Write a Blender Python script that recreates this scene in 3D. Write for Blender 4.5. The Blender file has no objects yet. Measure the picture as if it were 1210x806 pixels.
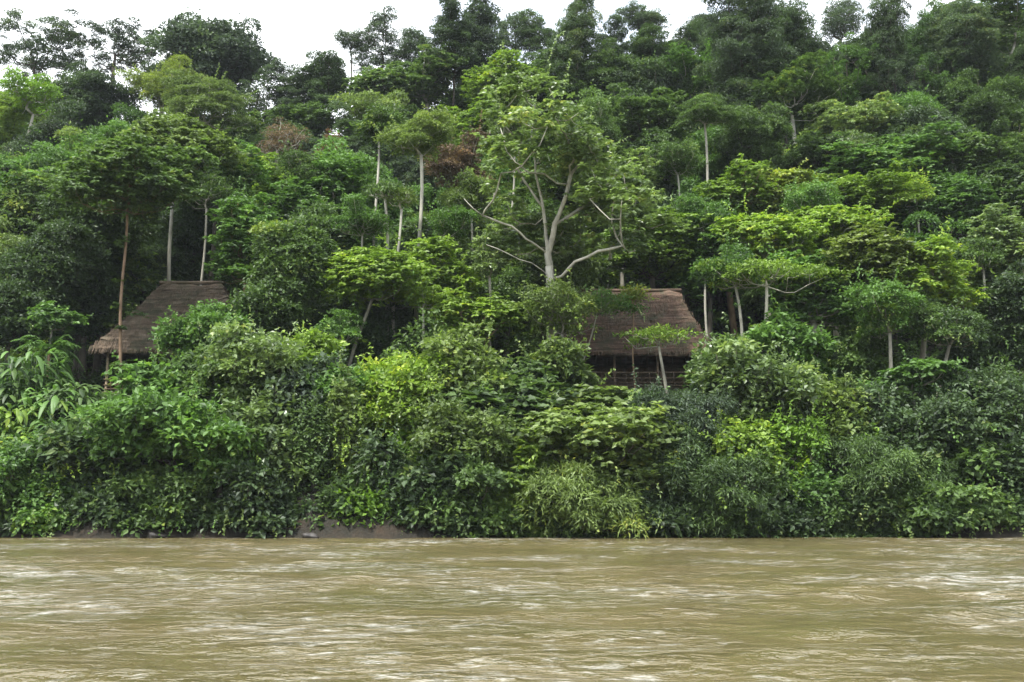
import bpy, math, random
import numpy as np
PI = math.pi
SC = bpy.context.scene
COL = SC.collection
rng = np.random.default_rng(7)

# ------------------------------------------------------------------ camera geometry (photo 1210 x 806)
F = 1187.0; PITCH = math.radians(9.4); CAMZ = 1.6
def ray(px, py):
    u = (px-605)/F; v = (403-py)/F
    y = math.cos(PITCH)-v*math.sin(PITCH); z = math.sin(PITCH)+v*math.cos(PITCH)
    return u/y, z/y
def at(px, py, D):
    a, b = ray(px, py)
    return (a*D, D, CAMZ+b*D)

# ------------------------------------------------------------------ terrain
RIDGE = 132.0
def hn(x, y):
    return (0.5*np.sin(x*0.31+y*0.17+1)+0.5*np.sin(x*0.13-y*0.29+2.2)+0.35*np.sin(x*0.71+y*0.47)+0.2*np.sin(x*1.3-y*0.9+.5))
def zt(x, y):
    x = np.asarray(x, float); y = np.asarray(y, float)
    xs = x*RIDGE/np.maximum(y, 60)
    R = np.interp(xs, [-200, -67, -36, 0, 33, 67, 200], [46, 48, 44, 51, 58, 62, 66])
    off = 0.9*np.sin(x*0.12)+0.5*np.sin(x*0.37+1.0)
    yy = y-off*np.clip((70-y)/14, 0, 1)
    bank = np.interp(yy, [50, 54.2, 55, 55.8, 57.5, 61, 66, 76], [-1.6, -.5, .05, 1.0, 3.0, 5.6, 8.6, 9.4])
    s = np.clip((y-76)/(RIDGE-76), 0, 1)
    hill = 9.4+(R-9.4)*s**0.95
    back = R-(y-RIDGE)*0.35
    z = np.where(y < 76, bank, np.where(y < RIDGE, hill, np.maximum(back, 5)))
    amp = np.clip((y-55)/8, 0, 1)*np.where((y > 66) & (y < 77), .3, 1)
    return z+hn(x, y)*0.5*amp
def solve(px, py, hc):
    a, b = ray(px, py)
    D = np.arange(55.5, RIDGE+.1, .25)
    g = zt(a*D, D)+hc-(CAMZ+b*D)
    k = np.argmax(g >= 0)
    return float(D[k]) if g[k] >= 0 else RIDGE

# ------------------------------------------------------------------ helpers
def tag(o, label=None, cat=None, group=None, kind=None):
    if label: o['label'] = label
    if cat: o['category'] = cat
    if group: o['group'] = group
    if kind: o['kind'] = kind
    return o
def link(name, me, parent=None, loc=None):
    o = bpy.data.objects.new(name, me); COL.objects.link(o)
    if parent: o.parent = parent
    if loc is not None: o.location = loc
    return o
def empty(name, loc, rz=0):
    o = bpy.data.objects.new(name, None); COL.objects.link(o)
    o.location = loc; o.rotation_euler.z = rz; o.empty_display_size = .3
    return o
def mesh_np(name, V, Fq, mat, tone=None, smooth=False):
    """V (n,3), Fq (m,k) int faces of constant size k"""
    me = bpy.data.meshes.new(name)
    n = len(V); m, k = Fq.shape
    me.vertices.add(n); me.vertices.foreach_set('co', np.asarray(V, np.float32).ravel())
    me.loops.add(m*k); me.loops.foreach_set('vertex_index', Fq.astype(np.int32).ravel())
    me.polygons.add(m); me.polygons.foreach_set('loop_start', np.arange(0, m*k, k, dtype=np.int32))
    me.polygons.foreach_set('use_smooth', np.full(m, smooth))
    me.update(calc_edges=True)
    if tone is not None:
        at_ = me.attributes.new('tone', 'FLOAT', 'POINT'); at_.data.foreach_set('value', tone.astype(np.float32))
    if mat: me.materials.append(mat)
    return me
class MB:
    def __init__(s): s.v = []; s.f = []
    def add(s, vs, fs):
        b = len(s.v); s.v += [tuple(v) for v in vs]; s.f += [tuple(i+b for i in f) for f in fs]
    def box(s, c, d, rz=0, rx=0, ry=0):
        from mathutils import Euler, Vector
        E = Euler((rx, ry, rz)).to_matrix()
        vs = [Vector(c)+E@Vector((sx*d[0]/2, sy*d[1]/2, sz*d[2]/2)) for sx in (-1, 1) for sy in (-1, 1) for sz in (-1, 1)]
        s.add(vs, [(0,1,3,2),(4,6,7,5),(0,4,5,1),(2,3,7,6),(0,2,6,4),(1,5,7,3)])
    def tube(s, P, R, n=7):
        P = np.array(P, float); N = len(P); vs = []; fs = []
        T = np.gradient(P, axis=0); T /= np.linalg.norm(T, axis=1)[:, None]+1e-9
        ref = np.array([1.0, 0, 0]) if abs(T[0][0]) < .8 else np.array([0, 1.0, 0])
        for i in range(N):
            a = np.cross(T[i], ref); a /= np.linalg.norm(a)+1e-9; b = np.cross(T[i], a); ref = np.cross(a, T[i]); ref /= np.linalg.norm(ref)+1e-9
            for k in range(n):
                t = 2*PI*k/n; vs.append(P[i]+R[i]*(math.cos(t)*a+math.sin(t)*b))
        for i in range(N-1):
            for k in range(n):
                fs.append((i*n+k, i*n+(k+1) % n, (i+1)*n+(k+1) % n, (i+1)*n+k))
        fs.append(tuple(range(n-1, -1, -1))); fs.append(tuple((N-1)*n+k for k in range(n)))
        s.add(vs, fs)
    def mesh(s, name, mat, smooth=False):
        me = bpy.data.meshes.new(name); me.from_pydata(s.v, [], s.f); me.update()
        if smooth: me.polygons.foreach_set('use_smooth', np.full(len(me.polygons), True))
        if mat: me.materials.append(mat)
        return me

# ------------------------------------------------------------------ materials
def newmat(name):
    m = bpy.data.materials.new(name); m.use_nodes = True
    nt = m.node_tree; nt.nodes.clear()
    out = nt.nodes.new('ShaderNodeOutputMaterial'); return m, nt, out
def N(nt, t, **kw):
    n = nt.nodes.new(t)
    for k, v in kw.items(): setattr(n, k, v)
    return n
def noise(nt, scale, detail=4, rough=.55, vec=None, dist=0):
    n = N(nt, 'ShaderNodeTexNoise'); n.inputs['Scale'].default_value = scale
    n.inputs['Detail'].default_value = detail; n.inputs['Roughness'].default_value = rough; n.inputs['Distortion'].default_value = dist
    if vec is not None: nt.links.new(vec, n.inputs['Vector'])
    return n
def ramp(nt, src, stops):
    r = N(nt, 'ShaderNodeValToRGB'); e = r.color_ramp.elements
    while len(e) < len(stops): e.new(.5)
    for el, (p, c) in zip(e, stops): el.position = p; el.color = (*c, 1)
    nt.links.new(src, r.inputs['Fac']); return r
def leafmat(name, dark, light, trans=.36, rough=.48, spec=.38):
    m, nt, out = newmat(name); L = nt.links
    def tint(c, k):
        g = c[1]*k; return (c[0]*k*1.20+.005, g*.98, c[2]*k*1.15+.004)
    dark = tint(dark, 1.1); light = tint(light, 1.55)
    a = N(nt, 'ShaderNodeAttribute', attribute_name='tone')
    oi = N(nt, 'ShaderNodeObjectInfo')
    ad = N(nt, 'ShaderNodeMath', operation='MULTIPLY_ADD'); L.new(oi.outputs['Random'], ad.inputs[0]); ad.inputs[1].default_value = .34
    ad.inputs[2].default_value = -.17
    su = N(nt, 'ShaderNodeMath', operation='ADD'); L.new(a.outputs['Fac'], su.inputs[0]); L.new(ad.outputs[0], su.inputs[1])
    mid = tuple((d+l)/2*1.0 for d, l in zip(dark, light))
    yel = (light[0]*1.5, light[1]*1.18, light[2]*.9)
    r = ramp(nt, su.outputs[0], [(0, dark), (.45, mid), (.8, light), (1, yel)])
    p = N(nt, 'ShaderNodeBsdfPrincipled'); p.inputs['Roughness'].default_value = rough
    p.inputs['Specular IOR Level'].default_value = spec
    L.new(r.outputs[0], p.inputs['Base Color'])
    t = N(nt, 'ShaderNodeBsdfTranslucent')
    mx = N(nt, 'ShaderNodeMixShader'); mx.inputs[0].default_value = trans
    hs = N(nt, 'ShaderNodeMix', data_type='RGBA', blend_type='MULTIPLY'); hs.inputs['Factor'].default_value = 1
    L.new(r.outputs[0], hs.inputs['A']); hs.inputs['B'].default_value = (1.3, 1.4, .8, 1)
    L.new(hs.outputs['Result'], t.inputs['Color'])
    L.new(p.outputs[0], mx.inputs[1]); L.new(t.outputs[0], mx.inputs[2]); L.new(mx.outputs[0], out.inputs[0])
    return m
LM = {
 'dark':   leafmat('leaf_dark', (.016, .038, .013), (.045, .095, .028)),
 'blue':   leafmat('leaf_bluish', (.018, .040, .019), (.050, .096, .040)),
 'mid':    leafmat('leaf_mid', (.022, .055, .014), (.065, .135, .028)),
 'green':  leafmat('leaf_green', (.026, .075, .014), (.075, .175, .030)),
 'bright': leafmat('leaf_bright', (.050, .115, .015), (.130, .240, .028)),
 'lime':   leafmat('leaf_lime', (.050, .125, .014), (.105, .225, .022)),
 'olive':  leafmat('leaf_olive', (.040, .085, .018), (.108, .185, .040)),
 'pale':   leafmat('leaf_pale', (.042, .092, .024), (.120, .205, .058), rough=.36, spec=.6),
 'yellow': leafmat('leaf_yellow', (.052, .100, .015), (.140, .220, .034)),
 'rust':   leafmat('leaf_rust', (.060, .045, .018), (.190, .120, .040)),
 'brown':  leafmat('leaf_brown', (.050, .048, .025), (.130, .110, .060)),
}
def barkmat(name, c1, c2, scale=3.0):
    m, nt, out = newmat(name); L = nt.links
    tc = N(nt, 'ShaderNodeTexCoord'); mp = N(nt, 'ShaderNodeMapping'); mp.inputs['Scale'].default_value = (1, 1, .35)
    L.new(tc.outputs['Object'], mp.inputs[0])
    n = noise(nt, scale, 6, .65, mp.outputs[0]); r = ramp(nt, n.outputs[0], [(.3, c1), (.7, c2)])
    p = N(nt, 'ShaderNodeBsdfPrincipled'); p.inputs['Roughness'].default_value = .85
    L.new(r.outputs[0], p.inputs['Base Color'])
    b = N(nt, 'ShaderNodeBump'); b.inputs['Strength'].default_value = .5; b.inputs['Distance'].default_value = .03
    L.new(n.outputs[0], b.inputs['Height']); L.new(b.outputs[0], p.inputs['Normal'])
    L.new(p.outputs[0], out.inputs[0]); return m
BM = {
 'dark': barkmat('bark_dark', (.03, .025, .018), (.09, .075, .055)),
 'grey': barkmat('bark_grey', (.12, .11, .085), (.30, .28, .22)),
 'pale': barkmat('bark_pale', (.17, .16, .13), (.46, .44, .36), 2.0),
 'brown': barkmat('bark_brown', (.10, .06, .035), (.30, .20, .12)),
}
def groundmat():
    m, nt, out = newmat('soil'); L = nt.links
    g = N(nt, 'ShaderNodeNewGeometry')
    n = noise(nt, .6, 8, .65, g.outputs['Position']); n2 = noise(nt, 6, 6, .7, g.outputs['Position'])
    r = ramp(nt, n.outputs[0], [(.3, (.010, .011, .006)), (.5, (.022, .018, .010)), (.72, (.055, .034, .018))])
    mx = N(nt, 'ShaderNodeMix', data_type='RGBA', blend_type='MULTIPLY'); mx.inputs['Factor'].default_value = .7
    r2 = ramp(nt, n2.outputs[0], [(.3, (.4, .4, .4)), (.7, (1.2, 1.2, 1.2))])
    L.new(r.outputs[0], mx.inputs['A']); L.new(r2.outputs[0], mx.inputs['B'])
    p = N(nt, 'ShaderNodeBsdfPrincipled'); p.inputs['Roughness'].default_value = .95; L.new(mx.outputs['Result'], p.inputs['Base Color'])
    b = N(nt, 'ShaderNodeBump'); b.inputs['Strength'].default_value = 1; b.inputs['Distance'].default_value = .15
    L.new(n2.outputs[0], b.inputs['Height']); L.new(b.outputs[0], p.inputs['Normal']); L.new(p.outputs[0], out.inputs[0]); return m
def thatchmat(name, c1, c2, c3):
    m, nt, out = newmat(name); L = nt.links
    tc = N(nt, 'ShaderNodeTexCoord')
    mp = N(nt, 'ShaderNodeMapping'); mp.inputs['Scale'].default_value = (9, 9, 1.2); L.new(tc.outputs['Object'], mp.inputs[0])
    n = noise(nt, 1.6, 6, .7, mp.outputs[0])
    mp2 = N(nt, 'ShaderNodeMapping'); mp2.inputs['Scale'].default_value = (.5, .5, 5); L.new(tc.outputs['Object'], mp2.inputs[0])
    n2 = noise(nt, 1.1, 4, .6, mp2.outputs[0], .6)
    ad = N(nt, 'ShaderNodeMath', operation='MULTIPLY_ADD'); L.new(n.outputs[0], ad.inputs[0]); ad.inputs[1].default_value = .5
    L.new(n2.outputs[0], ad.inputs[2])
    r0 = ramp(nt, ad.outputs[0], [(.48, c1), (.72, c2), (.95, c3)])
    n3 = noise(nt, .55, 6, .7, tc.outputs['Object'], .8); pm_ = ramp(nt, n3.outputs[0], [(.45, (0, 0, 0)), (.66, (1, 1, 1))])
    r = N(nt, 'ShaderNodeMix', data_type='RGBA'); L.new(pm_.outputs[0], r.inputs['Factor']); L.new(r0.outputs[0], r.inputs['A']); r.inputs['B'].default_value = (.055, .060, .030, 1)
    p = N(nt, 'ShaderNodeBsdfPrincipled'); p.inputs['Roughness'].default_value = .9; L.new(r.outputs['Result'], p.inputs['Base Color'])
    b = N(nt, 'ShaderNodeBump'); b.inputs['Strength'].default_value = 1; b.inputs['Distance'].default_value = .08
    L.new(ad.outputs[0], b.inputs['Height']); L.new(b.outputs[0], p.inputs['Normal']); L.new(p.outputs[0], out.inputs[0]); return m
THATCH = thatchmat('thatch', (.036, .022, .015), (.115, .069, .045), (.225, .145, .10))
THATCH2 = thatchmat('thatch_weathered', (.040, .029, .019), (.120, .086, .056), (.235, .18, .125))
def plain(name, c, rough=.8, var=.5, scale=8):
    m, nt, out = newmat(name); L = nt.links
    tc = N(nt, 'ShaderNodeTexCoord'); n = noise(nt, scale, 5, .6, tc.outputs['Object'])
    r = ramp(nt, n.outputs[0], [(.3, tuple(v*(1-var) for v in c)), (.7, tuple(v*(1+var*.5) for v in c))])
    p = N(nt, 'ShaderNodeBsdfPrincipled'); p.inputs['Roughness'].default_value = rough; L.new(r.outputs[0], p.inputs['Base Color'])
    L.new(p.outputs[0], out.inputs[0]); return m
WOOD = plain('weathered_timber', (.16, .11, .07)); CANE = plain('pale_cane', (.32, .25, .15)); CLOTH = plain('grey_cloth', (.42, .47, .45), .9, .3, 4)
ROCK = plain('wet_rock', (.035, .03, .025), .6, .6, 5)

# ------------------------------------------------------------------ foliage generators (numpy)
def unit(v): return v/(np.linalg.norm(v, axis=-1, keepdims=True)+1e-9)
def leaves(C, A, Nn, L, W, tone, fold=.12, sag=.0):
    """C base points, A axis (unit), Nn normals; L, W arrays -> verts, quads, tone"""
    n = len(C); S = unit(np.cross(A, Nn)); Nn = np.cross(S, A)
    L = L[:, None]; W = W[:, None]
    tip = C+A*L; tip[:, 2] -= (sag*L[:, 0])
    mid = C+A*L*.45+Nn*L*fold
    V = np.empty((n, 4, 3)); V[:, 0] = C; V[:, 1] = mid+S*W*.5; V[:, 2] = tip; V[:, 3] = mid-S*W*.5
    Fq = np.arange(n*4).reshape(n, 4)
    return V.reshape(-1, 3), Fq, np.repeat(tone, 4)
KP = {  # nc: clump spacing factor, rc radius m, flat, leaf L, W ratio, cover, lower limit of shell, fill (inner)
 'dense':  dict(rc=1.25, flat=.58, L=.36, wr=.55, cover=1.25, zlo=-.80, sp=.80, inner=.45),
 'pads':   dict(rc=1.15, flat=.50, L=.38, wr=.62, cover=1.35, zlo=-.65, sp=.92, inner=.25, ros=7),
 'airy':   dict(rc=.85, flat=.45, L=.25, wr=.50, cover=.72, zlo=-.55, sp=1.25, inner=.12),
 'sparse': dict(rc=.85, flat=.40, L=.30, wr=.50, cover=.55, zlo=-.3, sp=1.35, inner=.0),
 'bush':   dict(rc=.90, flat=.62, L=.34, wr=.66, cover=1.25, zlo=-.98, sp=.95, inner=.3),
 'big':    dict(rc=1.0, flat=.55, L=.46, wr=.72, cover=1.35, zlo=-.9, sp=.85, inner=.35, ros=6),
 'feather':dict(rc=.95, flat=.75, L=.30, wr=.20, cover=1.10, zlo=-.95, sp=.85, inner=.35, droop=.4),
 'vine':   dict(rc=.55, flat=1.1, L=.24, wr=.80, cover=1.35, zlo=-1, sp=.9, inner=.3, droop=.5),
}
def crown_pts(r, a, c, b, kp):
    """clump centres on a union of overlapping lobes that fills the ellipsoid (a, c, b)"""
    rc = kp['rc']; K = r.integers(5, 10)
    lc = np.zeros((K, 3)); lr = np.zeros((K, 3))
    lr[0] = r.uniform(.42, .66, 3)
    an = r.uniform(0, 2*PI)+np.arange(K)*2.4
    for k in range(1, K):
        q = r.uniform(.30, .68); s = r.uniform(.22, .50)
        lc[k] = (math.cos(an[k])*q, math.sin(an[k])*q, r.uniform(-.5, .55)); lr[k] = (s*r.uniform(.9, 1.4), s*r.uniform(.9, 1.4), s*r.uniform(.7, 1.1))
    # stretch so that the union spans the ellipsoid
    ext = np.array([max(abs(lc[:, i]+lr[:, i]).max(), abs(lc[:, i]-lr[:, i]).max()) for i in range(3)])
    lc /= ext; lr /= ext
    n = 1500; w = (lr[:, 0]*lr[:, 2]); li = r.choice(K, n, p=w/w.sum())
    d = unit(r.normal(size=(n, 3))); rad = np.where(r.random(n) < kp['inner']*.35, r.uniform(.2, .7, n), r.uniform(.85, 1.04, n))
    P = lc[li]+d*rad[:, None]*lr[li]
    ins = np.zeros(n, bool)
    for k in range(K):
        q = (P-lc[k])/lr[k]; ins |= (np.einsum('ij,ij->i', q, q) < .55) & (li != k)
    keep = (P[:, 2] > kp['zlo']) & ~(ins & (r.random(n) > kp['inner']))
    P = P[keep]
    ea, ec, eb = max(a-rc*.6, .35*a), max(c-rc*.6, .35*c), max(b-rc*kp['flat']*.6, .35*b)
    Q = P*np.array([ea, ec, eb])
    spr = r.random(len(Q)) < .12; Q[spr] *= r.uniform(1.06, 1.4, (spr.sum(), 1))
    sp = rc*kp['sp']; vs = 1/max(kp['flat'], .5)
    acc = np.empty((0, 3))
    for q in Q:
        if len(acc):
            dd = (acc-q)*np.array([1, 1, vs])
            if (np.einsum('ij,ij->i', dd, dd) < (sp*r.uniform(.7, 1.15))**2).any(): continue
        acc = np.vstack([acc, q])
        if len(acc) > 150: break
    return acc
def crown_mesh(seed, a, c, b, kind, ls=1.0, rs=1.0, cov=1.0, climb=0, foot=0, keep=None):
    r = np.random.default_rng(seed); kp = dict(KP[kind]); kp['rc'] *= rs
    Cc = crown_pts(r, a, c, b, kp)
    if keep: Cc = Cc[[bool(keep(q)) for q in Cc]]
    C0 = Cc; ncr = len(Cc)
    if climb > 2.5:      # leafy side shoots and climbers along the trunk
        k = int(climb/r.uniform(.9, 1.6)); t = r.uniform(.05, 1, k)
        Cc = np.vstack([Cc, np.stack([foot*t+r.normal(0, .45, k), r.normal(-.1, .4, k), -b*.75-climb*t], 1)])
    L0 = kp['L']*ls; W0 = L0*kp['wr']; droop = kp.get('droop', .25)
    VV = []; FF = []; TT = []; off = 0
    for qi, q in enumerate(Cc):
        rc = kp['rc']*(1 if qi < ncr else .5)*r.choice([.55, .8, 1.0, 1.25], p=[.2, .3, .3, .2])*r.uniform(.85, 1.15); fl = kp['flat']*r.uniform(.8, 1.25)
        area = 2.6*PI*rc*rc*(.55+.45*fl); n = int(area/(.5*L0*W0)*kp['cover']*cov*.62)
        n = max(12, min(n, 1500)); ctone = r.normal(0, .15)
        ros = kp.get('ros', 0)
        m = n//ros if ros else n
        d = unit(r.normal(size=(m, 3))); d[:, 2] = np.abs(d[:, 2])*np.where(r.random(m) < .82, 1, -.6)
        d = unit(d+np.array([0, 0, .15]))
        # lumpy clump: sub tufts
        k = 7; td = unit(r.normal(size=(k, 3))); tw = np.clip(d@td.T, 0, 1).max(1)**4
        rad = rc*(.62+.42*tw)*(1-.30*r.random(m)**2)
        out_ = q*np.array([1, 1, 0]); out_ = out_/(np.linalg.norm(out_)+.3); st = r.uniform(.1, .6)
        P = d*rad[:, None]*np.array([1, 1, fl]); al = P@out_
        P = q+P+np.outer(al*st, out_); P[:, 2] -= .22*np.maximum(al, 0)*r.uniform(.2, 1.6)
        P += (r.random(m) < .10)[:, None]*r.normal(0, .28*rc, (m, 3))
        if ros:
            P = np.repeat(P, ros, 0); d = np.repeat(d, ros, 0); ph = r.uniform(0, 2*PI, m)
            an = np.repeat(ph, ros)+np.tile(np.arange(ros)*2*PI/ros, m)+r.normal(0, .2, m*ros)
            Aa = np.stack([np.cos(an), np.sin(an), r.normal(-.28, .22, m*ros)], 1)+d*.35
            Nn = unit(d*.75+np.array([0, -.1, .75])+r.normal(0, .25, (m*ros, 3)))
            tn = np.repeat(r.normal(0, .13, m), ros); nn = m*ros
        else:
            nn = m; Aa = d*np.array([1, 1, .25])+r.normal(0, .55, (nn, 3)); Aa[:, 2] -= droop
            Nn = unit(d*.65+np.array([0, 0, .75])+r.normal(0, .38, (nn, 3))); tn = r.normal(0, .10, nn)
        Aa = unit(Aa)
        Ls = L0*r.uniform(.65, 1.3, nn); Ws = W0*r.uniform(.7, 1.25, nn)
        tone = np.clip(.45+ctone+tn+r.normal(0, .08, nn), 0, 1)
        V, Fq, t = leaves(P, Aa, Nn, Ls, Ws, tone)
        VV.append(V); FF.append(Fq+off); TT.append(t); off += len(V)
    return np.concatenate(VV), np.concatenate(FF), np.concatenate(TT), C0
def strands(r, pts, dirs, length, L0, curl, step=.16):
    C = []; A = []; Nn = []
    for p, d in zip(pts, dirs):
        n = int(length*r.uniform(.5, 1.3)/step); v = np.array(d, float); q = np.array(p, float)
        for i in range(n):
            v = unit(v+np.array([0, 0, curl])+r.normal(0, .10, 3)); q = q+v*step
            for s in (0, 1):
                C.append(q.copy()); a = unit(v*.4+r.normal(0, .7, 3)+np.array([0, -.2, -.35])); A.append(a); Nn.append(unit(r.normal(0, .5, 3)+np.array([0, -.5, .8])))
    C = np.array(C).reshape(-1, 3); n = len(C)
    return leaves(C, np.array(A).reshape(-1, 3), np.array(Nn).reshape(-1, 3), L0*r.uniform(.6, 1.3, n), L0*.6*r.uniform(.7, 1.2, n), np.clip(r.normal(.55, .16, n), 0, 1))
def limbs_mb(seed, Cc, b, r0, base=(0, 0, 0), frac=1.0, wig=.07, up=.45, pre=None):
    """branching skeleton from base point to clump centres"""
    r = np.random.default_rng(seed); base = np.array(base, float)
    nodes = [base]; par = [-1]; plen = [0.0]
    hl = b*.75*r.uniform(.5, .8); kl = max(2, int(hl/.7)); wx = r.normal(0, .1, 2)
    for i in range(1, kl+1):       # leader: side limbs leave it at different heights
        t = i/kl; nodes.append(base+np.array([wx[0]*b*math.sin(2.5*t), wx[1]*b*math.sin(2*t), hl*t])); par.append(i-1); plen.append(hl*t*.4)
    if pre:        # main limbs given as lists of points
        nodes = [base]; par = [-1]; plen = [0.0]
        for pl in pre:
            p0 = np.array(pl[0], float); j = int(np.argmin([np.linalg.norm(q-p0) for q in nodes])); prev = j
            for q0, q1 in zip(pl[:-1] if j or len(nodes) > 1 else [base]+pl[:-1], pl[1:] if j or len(nodes) > 1 else pl):
                q0 = np.array(q0, float); q1 = np.array(q1, float); k = max(1, int(np.linalg.norm(q1-q0)/.6))
                for i in range(1, k+1):
                    nodes.append(q0+(q1-q0)*i/k+r.normal(0, .03, 3)); par.append(prev); prev = len(nodes)-1; plen.append(0)
    dl = np.linalg.norm((Cc-base)*np.array([1, 1, .8]), axis=1); mains = [int(np.argmax(dl))]; md = np.linalg.norm(Cc-Cc[mains[0]], axis=1)
    for _ in range(min(5, len(Cc)-1)):
        k = int(np.argmax(np.minimum(md, dl))); mains.append(k); md = np.minimum(md, np.linalg.norm(Cc-Cc[k], axis=1))
    rest = [k for k in np.argsort(dl) if k not in mains]
    nm = len(mains)
    for oi, idx in enumerate(mains+rest):
        if oi >= nm and r.random() > frac: continue
        bf = 0 if pre else (.75 if oi < nm else .42)
        q = Cc[idx]-np.array([0, 0, .12])
        A = np.array(nodes); d = q-A; dist = np.linalg.norm(d, axis=1)
        cost = dist+bf*np.array(plen)+np.where(d[:, 2] < 0, -d[:, 2]*1.2, 0)
        j = int(np.argmin(cost)); p = nodes[j]; k = max(2, int(dist[j]/.8)); prev = j
        for s in range(1, k+1):
            t = s/k; bow = np.array([0, 0, -up*dist[j]*.35*math.sin(PI*t)])
            w = r.normal(0, wig*(2.2 if oi < nm else 1), 3)*(1 if s < k else 0)*min(1, dist[j]*.4)
            nodes.append(p+(q-p)*t+bow+w); par.append(prev); plen.append(plen[j]+dist[j]*t); prev = len(nodes)-1
    n = len(nodes); wgt = np.zeros(n); ch = [[] for _ in range(n)]
    for i in range(1, n): ch[par[i]].append(i)
    for i in range(n-1, -1, -1):
        wgt[i] = max(1.0, sum(wgt[c] for c in ch[i]))
    rad = r0*(wgt/wgt[0])**.48
    rad = np.maximum(rad, .015)
    mb = MB(); stack = [(0, -1)]
    done = set()
    def chain(i0, parent):
        P = [nodes[parent]] if parent >= 0 else []; R = [rad[i0]*1.0] if parent >= 0 else []
        i = i0
        while True:
            P.append(nodes[i]); R.append(rad[i])
            if not ch[i]: break
            cs = sorted(ch[i], key=lambda c: -wgt[c])
            for c in cs[1:]: stack.append((c, i))
            i = cs[0]
        R[-1] *= .5
        if len(P) > 1: mb.tube(P, R, 6 if R[0] > .05 else 4)
    while stack:
        a_, b_ = stack.pop(); chain(a_, b_)
    return mb

ARCH = {}
def archetype(kind, v, bark, asp):
    bi = min((.55, .8, 1.15, 1.6), key=lambda q: abs(q-asp))
    key = (kind, v, bark, bi)
    if key not in ARCH:
        a, c = 5.0, 4.6; b = 5.0*bi
        V, Fq, T, Cc = crown_mesh(1000+v*17+hash_(kind)+int(bi*10), a, c, b, kind, ls=.80, rs=.95)
        cm = mesh_np('crown_'+kind, V, Fq, LM['mid'], T)
        lm = limbs_mb(v, Cc, b, .20, (0, 0, -b*.75)).mesh('limbs_'+kind, BM[bark], True)
        ARCH[key] = (cm, lm, a, b)
    return ARCH[key]
def hash_(s): return sum(ord(ch)*(i+3) for i, ch in enumerate(s)) % 997

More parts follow.
